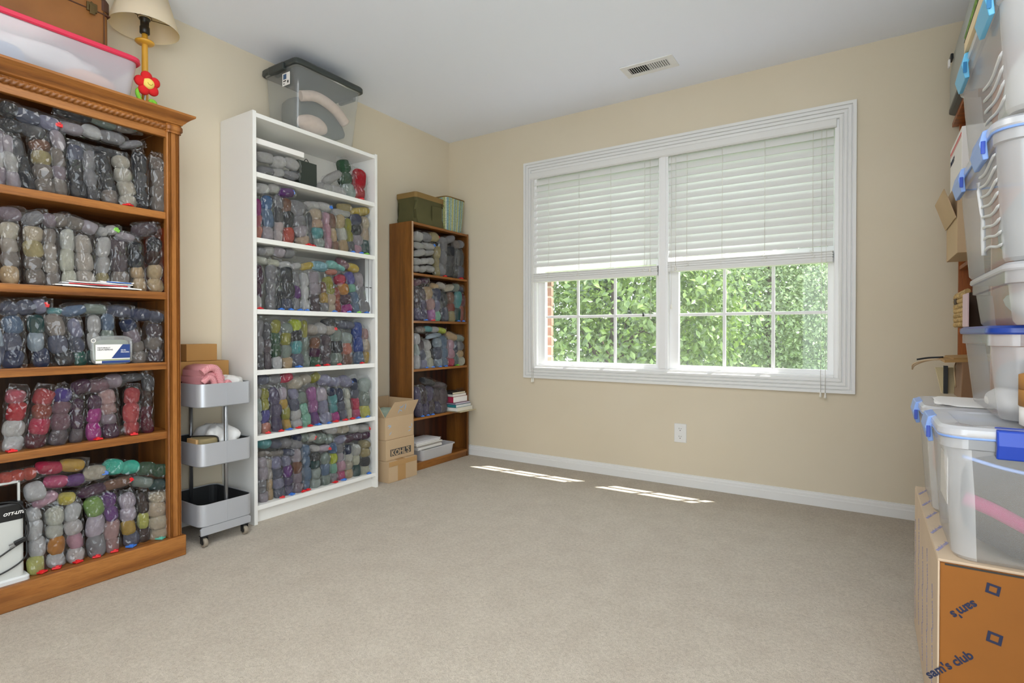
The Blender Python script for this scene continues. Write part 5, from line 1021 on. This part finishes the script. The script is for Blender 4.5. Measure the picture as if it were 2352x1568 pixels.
def diamond(x, z, s=.013):
    mb = MB(); out = [(x - s, z - s * .6), (x + s * .75, z - s), (x + s, z + s * .6), (x - s * .75, z + s)]
    c = (x, z); inn = [(c[0] + (p[0] - c[0]) * .55, c[1] + (p[1] - c[1]) * .55) for p in out]
    for i in range(4):
        j = (i + 1) % 4
        mb.add([(out[i][0], SY0 - .001, out[i][1]), (out[j][0], SY0 - .001, out[j][1]), (inn[j][0], SY0 - .001, inn[j][1]), (inn[i][0], SY0 - .001, inn[i][1])], [(0, 1, 2, 3)])
    build('diamond_mark', mb, M['navy_ink'], t)
R30 = 43
club(2.900 + .012, .178, 43, "sam's club", .0255); diamond(3.020, .300, .014)
club(2.985, .371, 223, "sam's", .0255); diamond(3.017, .402, .013)
club(3.105, .345, 223, "sam's", .0255); club(2.99, .10, 43, "sam's club", .0255); club(3.12, .23, 43, "sam's club", .0255); diamond(3.20, .30, .014)
for i in range(5):
    for j in range(4):
        z = .035 + j * .105 + (i % 2) * .04
        if z < .35: put_text('lettering', "member's mark", .016, M['blue_ink'], sp_, (SX0 - .0006, SY0 + .10 + i * .135, z), (0, .22, 1), (0, -1, .22), shear=.3)
for i in range(5): put_text('lettering', "member's mark", .013, M['blue_ink'], tp, (SX0 + .006, SY0 + .06 + i * .13, SZ + .0005), (.35, 1, 0), (-1, .35, 0), shear=.3)

# ------------------------------------------------------------------ plastic totes
M['latch_blue'] = plain('bright_blue_latch', '#0a3aa6', .35); M['latch_pale'] = plain('pale_blue_latch', '#7f9fdc', .35); M['latch_aqua'] = plain('aqua_latch', '#5fb0d8', .35); M['latch_deep'] = plain('deep_aqua_edge', '#0f6a9c', .4)
M['lid_clear'] = clear_plastic('frosted_lid', tint=(.93, .935, .95, 1), haze=.42, hazecol=(.86, .87, .9, 1), gloss=.06, rough=.2)
M['lid_blue'] = plain('dark_blue_lid', '#1b3a8c', .3)
M['ribwhite'] = plain('moulded_rib', '#d9dadb', .4)
def tote(name, label, cx, cy, hx, hy, z0, z1, taper, lidm, r=.045, sides=(), latchm='latch_blue', edge='latch_blue', rot=0, cat='storage tote', lidh=.022, seal=None, bodym='tote', group=None):
    t = thing(name, label, cat, (cx, cy, z0), group)
    zl = z1 - lidh
    sc = lambda s: (hx * s, hy * s)
    f = lambda z: taper + (1 - taper) * (z - z0) / (zl - z0)
    rings = [rrect(cx, cy, hx * taper - .006, hy * taper - .006, r * .8, z0, 11), rrect(cx, cy, hx * taper, hy * taper, r * .9, z0 + .008, 11)]
    for z in (z0 + (zl - z0) * .5, zl - .030, zl - .028):
        rings.append(rrect(cx, cy, hx * f(z), hy * f(z), r, z, 11))
    rings += [rrect(cx, cy, hx + .004, hy + .004, r, zl - .026, 11), rrect(cx, cy, hx + .004, hy + .004, r, zl, 11)]
    body = build('body', MB().loft(rings, True, False, smooth=False), M[bodym], t)
    body.data.materials.append(M[bodym + '_corner'])
    for i_, p in enumerate(body.data.polygons):
        p.use_smooth = len(p.vertices) == 4
        if len(p.vertices) == 4 and (i_ % 44) % 11 < 10: p.material_index = 1      # thicker, milkier corners
    li = build('lid', MB().loft([rrect(cx, cy, hx + .008, hy + .008, r + .004, zl, 11), rrect(cx, cy, hx + .010, hy + .010, r + .004, zl + .004, 11), rrect(cx, cy, hx + .009, hy + .009, r + .004, z1 - .006, 11), rrect(cx, cy, hx + .002, hy + .002, r, z1, 11), rrect(cx, cy, hx - .030, hy - .030, r, z1, 11), rrect(cx, cy, hx - .036, hy - .036, r, z1 - .004, 11)]), M[lidm], t)
    if seal: build('seal_line', MB().tube([(p[0], p[1], zl - .002) for p in rrect(cx, cy, hx + .006, hy + .006, r, 0, 7)] + [rrect(cx, cy, hx + .006, hy + .006, r, zl - .002, 7)[0]], .003, 6), M[seal], li)
    for side, pos, w_ in sides:
        if side == 'x':   # on the face towards the room
            x = cx - hx - .010
            l1 = build('latch', MB().loft([[(x - .006, pos - w_ / 2, z1 - .004), (x + .012, pos - w_ / 2, z1 + .002), (x + .012, pos + w_ / 2, z1 + .002), (x - .006, pos + w_ / 2, z1 - .004)], [(x - .012, pos - w_ / 2, zl - .010), (x + .002, pos - w_ / 2, zl - .008), (x + .002, pos + w_ / 2, zl - .008), (x - .012, pos + w_ / 2, zl - .010)], [(x - .004, pos - w_ / 2 + .006, zl - .044), (x + .006, pos - w_ / 2 + .006, zl - .042), (x + .006, pos + w_ / 2 - .006, zl - .042), (x - .004, pos + w_ / 2 - .006, zl - .044)]]), M['latch_pale' if latchm == 'latch_blue' else latchm], t, bevel=.002)
            build('latch_edge', MB().box(x - .009, x - .001, pos - w_ / 2 - .0016, pos - w_ / 2 + .0005, zl - .032, zl - .004), M[edge], l1, bevel=.001)
        else:             # on the face towards the camera
            y = cy - hy - .010
            build('latch', MB().loft([[(pos - w_ / 2, y + .03, z1 + .002), (pos - w_ / 2, y - .006, z1 - .002), (pos + w_ / 2, y - .006, z1 - .002), (pos + w_ / 2, y + .03, z1 + .002)], [(pos - w_ / 2, y, zl - .010), (pos - w_ / 2, y - .014, zl - .010), (pos + w_ / 2, y - .014, zl - .010), (pos + w_ / 2, y, zl - .010)], [(pos - w_ / 2, y + .006, zl - .040), (pos - w_ / 2, y - .006, zl - .040), (pos + w_ / 2, y - .006, zl - .040), (pos + w_ / 2, y + .006, zl - .040)]]), M[latchm], t, bevel=.003)
    return t
def ribs(t, xf, y0, y1, zs, amp, seed, m='ribwhite'):
    for i, z in enumerate(zs):
        pts = [(xf(z + dz), y0 + (y1 - y0) * q / 12, z + dz) for q in range(13) for dz in [amp * math.sin(q / 12 * 5 + seed + i * .35)]]
        build('rib', MB().tube(pts, [.0006] + [.0032] * 11 + [.0006], 8), M[m], t)
tf = tote('storage_tote', 'frosted latch tote with wide bright blue latch facing the room entrance', 3.185, -1.735, .250, .160, SZ + .001, .738, .93, 'lid_clear', sides=(('x', -1.665, .12), ('y', 3.125, .21)), seal='latch_pale', latchm='latch_blue')
tr_ = tote('storage_tote', 'frosted latch tote at the window end of the printed carton', 3.180, -1.375, .250, .158, SZ + .001, .738, .93, 'lid_clear', sides=(('x', -1.335, .12),), seal='latch_pale', latchm='latch_pale')
boxpart('paper_sheet', M['paper'], tf, 2.947, 2.9485, -1.83, -1.70, .55, .655, bevel=0)
def stuffin(name, lab, c, r, seed, m, cat='cloth', p=3.2, amp=.08): return tag(build(name, lump(c, r, seed, amp, power=p), M[m]), lab, cat)
stuffin('fleece_blanket', 'charcoal fleece in the tote with the wide blue latch', (3.215, -1.735, .548), (.218, .138, .100), 3, 'fab_dark', p=5, amp=.05)
stuffin('white_wrapping', 'white paper bundle near top inside tote with wide blue latch', (3.17, -1.80, .675), (.10, .05, .022), 7, 'fab_white', 'bundle')
tag(build('pink_ribbon', MB().tube(bez([(2.975, -1.855, .575), (3.02, -1.868, .560), (3.08, -1.872, .530), (3.16, -1.870, .49)], 24), .015, 10), M['fab_pink']), 'magenta fabric strip slanting across charcoal fleece in tote', 'fabric strip')
tag(build('blue_bag_zip', MB().tube(bez([(2.97, -1.860, .668), (3.04, -1.876, .652), (3.14, -1.876, .636)], 20), .004, 8), M['latch_pale']), 'thin blue zip line above the magenta strip in tote', 'zip')
stuffin('red_print_bundle', 'white and red printed bundle inside the window-end tote', (3.10, -1.375, .58), (.12, .115, .11), 12, 'fab_white', 'bundle')
tag(build('red_patch_cloth', lump((2.957, -1.46, .60), (.006, .014, .05), 5, .1), M['fab_orange']), 'small coral patch pressed against side of window-end tote', 'cloth')
# papers and blue-lidded tub above
tag(build('plastic_sheet', lump((3.06, -1.375, .7405), (.10, .13, .0022), 17, .1, power=5), M['paper']), 'white plastic sheet lying on window-end tote', 'sheet')
t = tote('blue_lid_tub', 'frosted tub with dark blue lid resting on two lower totes', 3.215, -1.550, .185, .240, .740, .956, .90, 'lid_blue', r=.05, cat='storage tub', lidh=.020)
build('sparkle_reflector', MB().box(3.18, 3.19, -1.52, -1.46, .83, .87), M['paperg'], t) if False else None
stuffin('grey_bundle', 'pale grey bundle with dark patch inside blue lidded tub', (3.22, -1.56, .815), (.135, .18, .062), 19, 'fab_grey', 'bundle')
stuffin('white_packet', 'white packet at the bottom of the blue lidded tub', (3.10, -1.62, .775), (.055, .12, .028), 23, 'paper', 'packet', 2.6)
t = thing('round_box', 'round kraft and white box before the blue lidded tub', 'box', (3.155, -1.862, .7395))
build('white_base', MB().lathe([(.080, 0), (.086, .003), (.086, .044)], (3.155, -1.862 + .03, .7395), 40), M['paper'], t)
build('kraft_lid', MB().lathe([(.0875, .044), (.0875, .078), (.0865, .079)], (3.155, -1.832, .7395), 40), M['kraftround'], t)
build('kraft_lid', MB().lathe([(.0875, .0795), (.0875, .110), (.083, .112)], (3.155, -1.832, .7395), 40), M['kraftround'], t)
t = tote('clear_tub', 'clear frosted tub with flared clear lid on the blue lid', 3.225, -1.625, .180, .250, .957, 1.090, .93, 'lid_clear', r=.04, cat='storage tub', lidh=.018)
stuffin('pale_bundle', 'pale bundle inside the clear tub above the blue lid', (3.235, -1.63, 1.01), (.14, .19, .045), 29, 'fab_white', 'bundle')
t = tote('storage_tote', 'frosted tote with two pale blue latches and white moulded ribs', 3.215, -1.605, .195, .300, 1.092, 1.388, .91, 'lid_clear', sides=(('x', -1.43, .13), ('x', -1.765, .13)), latchm='latch_pale', edge='latch_blue', seal='latch_pale')
fx = lambda z: 3.215 - .195 * (.91 + .09 * (z - 1.092) / .27) - .002
ribs(t, fx, -1.655, -1.865, [1.135 + i * .026 for i in range(8)], .006, .4)
build('rib', MB().tube([(fx(z), -1.655 + .01 * math.sin(z * 40), z) for z in [1.13 + q * .02 for q in range(10)]], .005, 6), M['ribwhite'], t)
stuffin('mixed_cloth', 'grey and plum cloths inside tote with pale blue latches', (3.225, -1.61, 1.205), (.145, .235, .095), 31, 'fab_grey')
tag(build('teal_ball', lump((3.13, -1.83, 1.22), (.06, .055, .06), 3, .03), plain('teal_grey_yarn', '#4f7680', .95, bumpscale=90)), 'teal grey yarn ball against side of tote with pale latches', 'yarn ball')
t = tote('storage_tote', 'frosted tote with two aqua latches at the top of the stack', 3.215, -1.665, .200, .300, 1.390, 1.662, .92, 'lid_clear', sides=(('x', -1.525, .13), ('x', -1.860, .13)), latchm='latch_aqua', edge='latch_deep')
fx2 = lambda z: 3.215 - .200 * (.92 + .08 * (z - 1.39) / .25) - .002
ribs(t, fx2, -1.70, -1.925, [1.425 + i * .028 for i in range(4)], .007, 1.2)
stuffin('pale_cloth', 'pale pinkish cloths inside the tote with aqua latches', (3.225, -1.66, 1.505), (.15, .235, .10), 41, 'fab_white')
t = thing('foam_board', 'cream board lying on the tote with aqua latches', 'board', (3.2, -1.7, 1.663))
boxpart('board', plain('cream_board', '#dcc9a4', .8), t, 3.000, 3.40, -1.98, -1.575, 1.663, 1.690, bevel=.001); boxpart('dark_edge', M['ink'], t, 2.9995, 3.40, -1.981, -1.574, 1.690, 1.692, bevel=0)
tag(build('green_cloth', MB().loft([[(p[0] + .004 * math.sin(q * 1.7), p[1], p[2] + .003 * math.sin(q * 2.3)) for q, p in enumerate(rrect(3.2, -1.78, .198 - d_, .198 - d_, .012, z, 7))] for z, d_ in ((1.692, .0), (1.704, -.003), (1.716, .002), (1.722, .02))], smooth=True), plain('green_print_fabric', '#86ad55', .9, vary=.5, vscale=40)), 'green printed fabric draped on top of cream board', 'cloth')
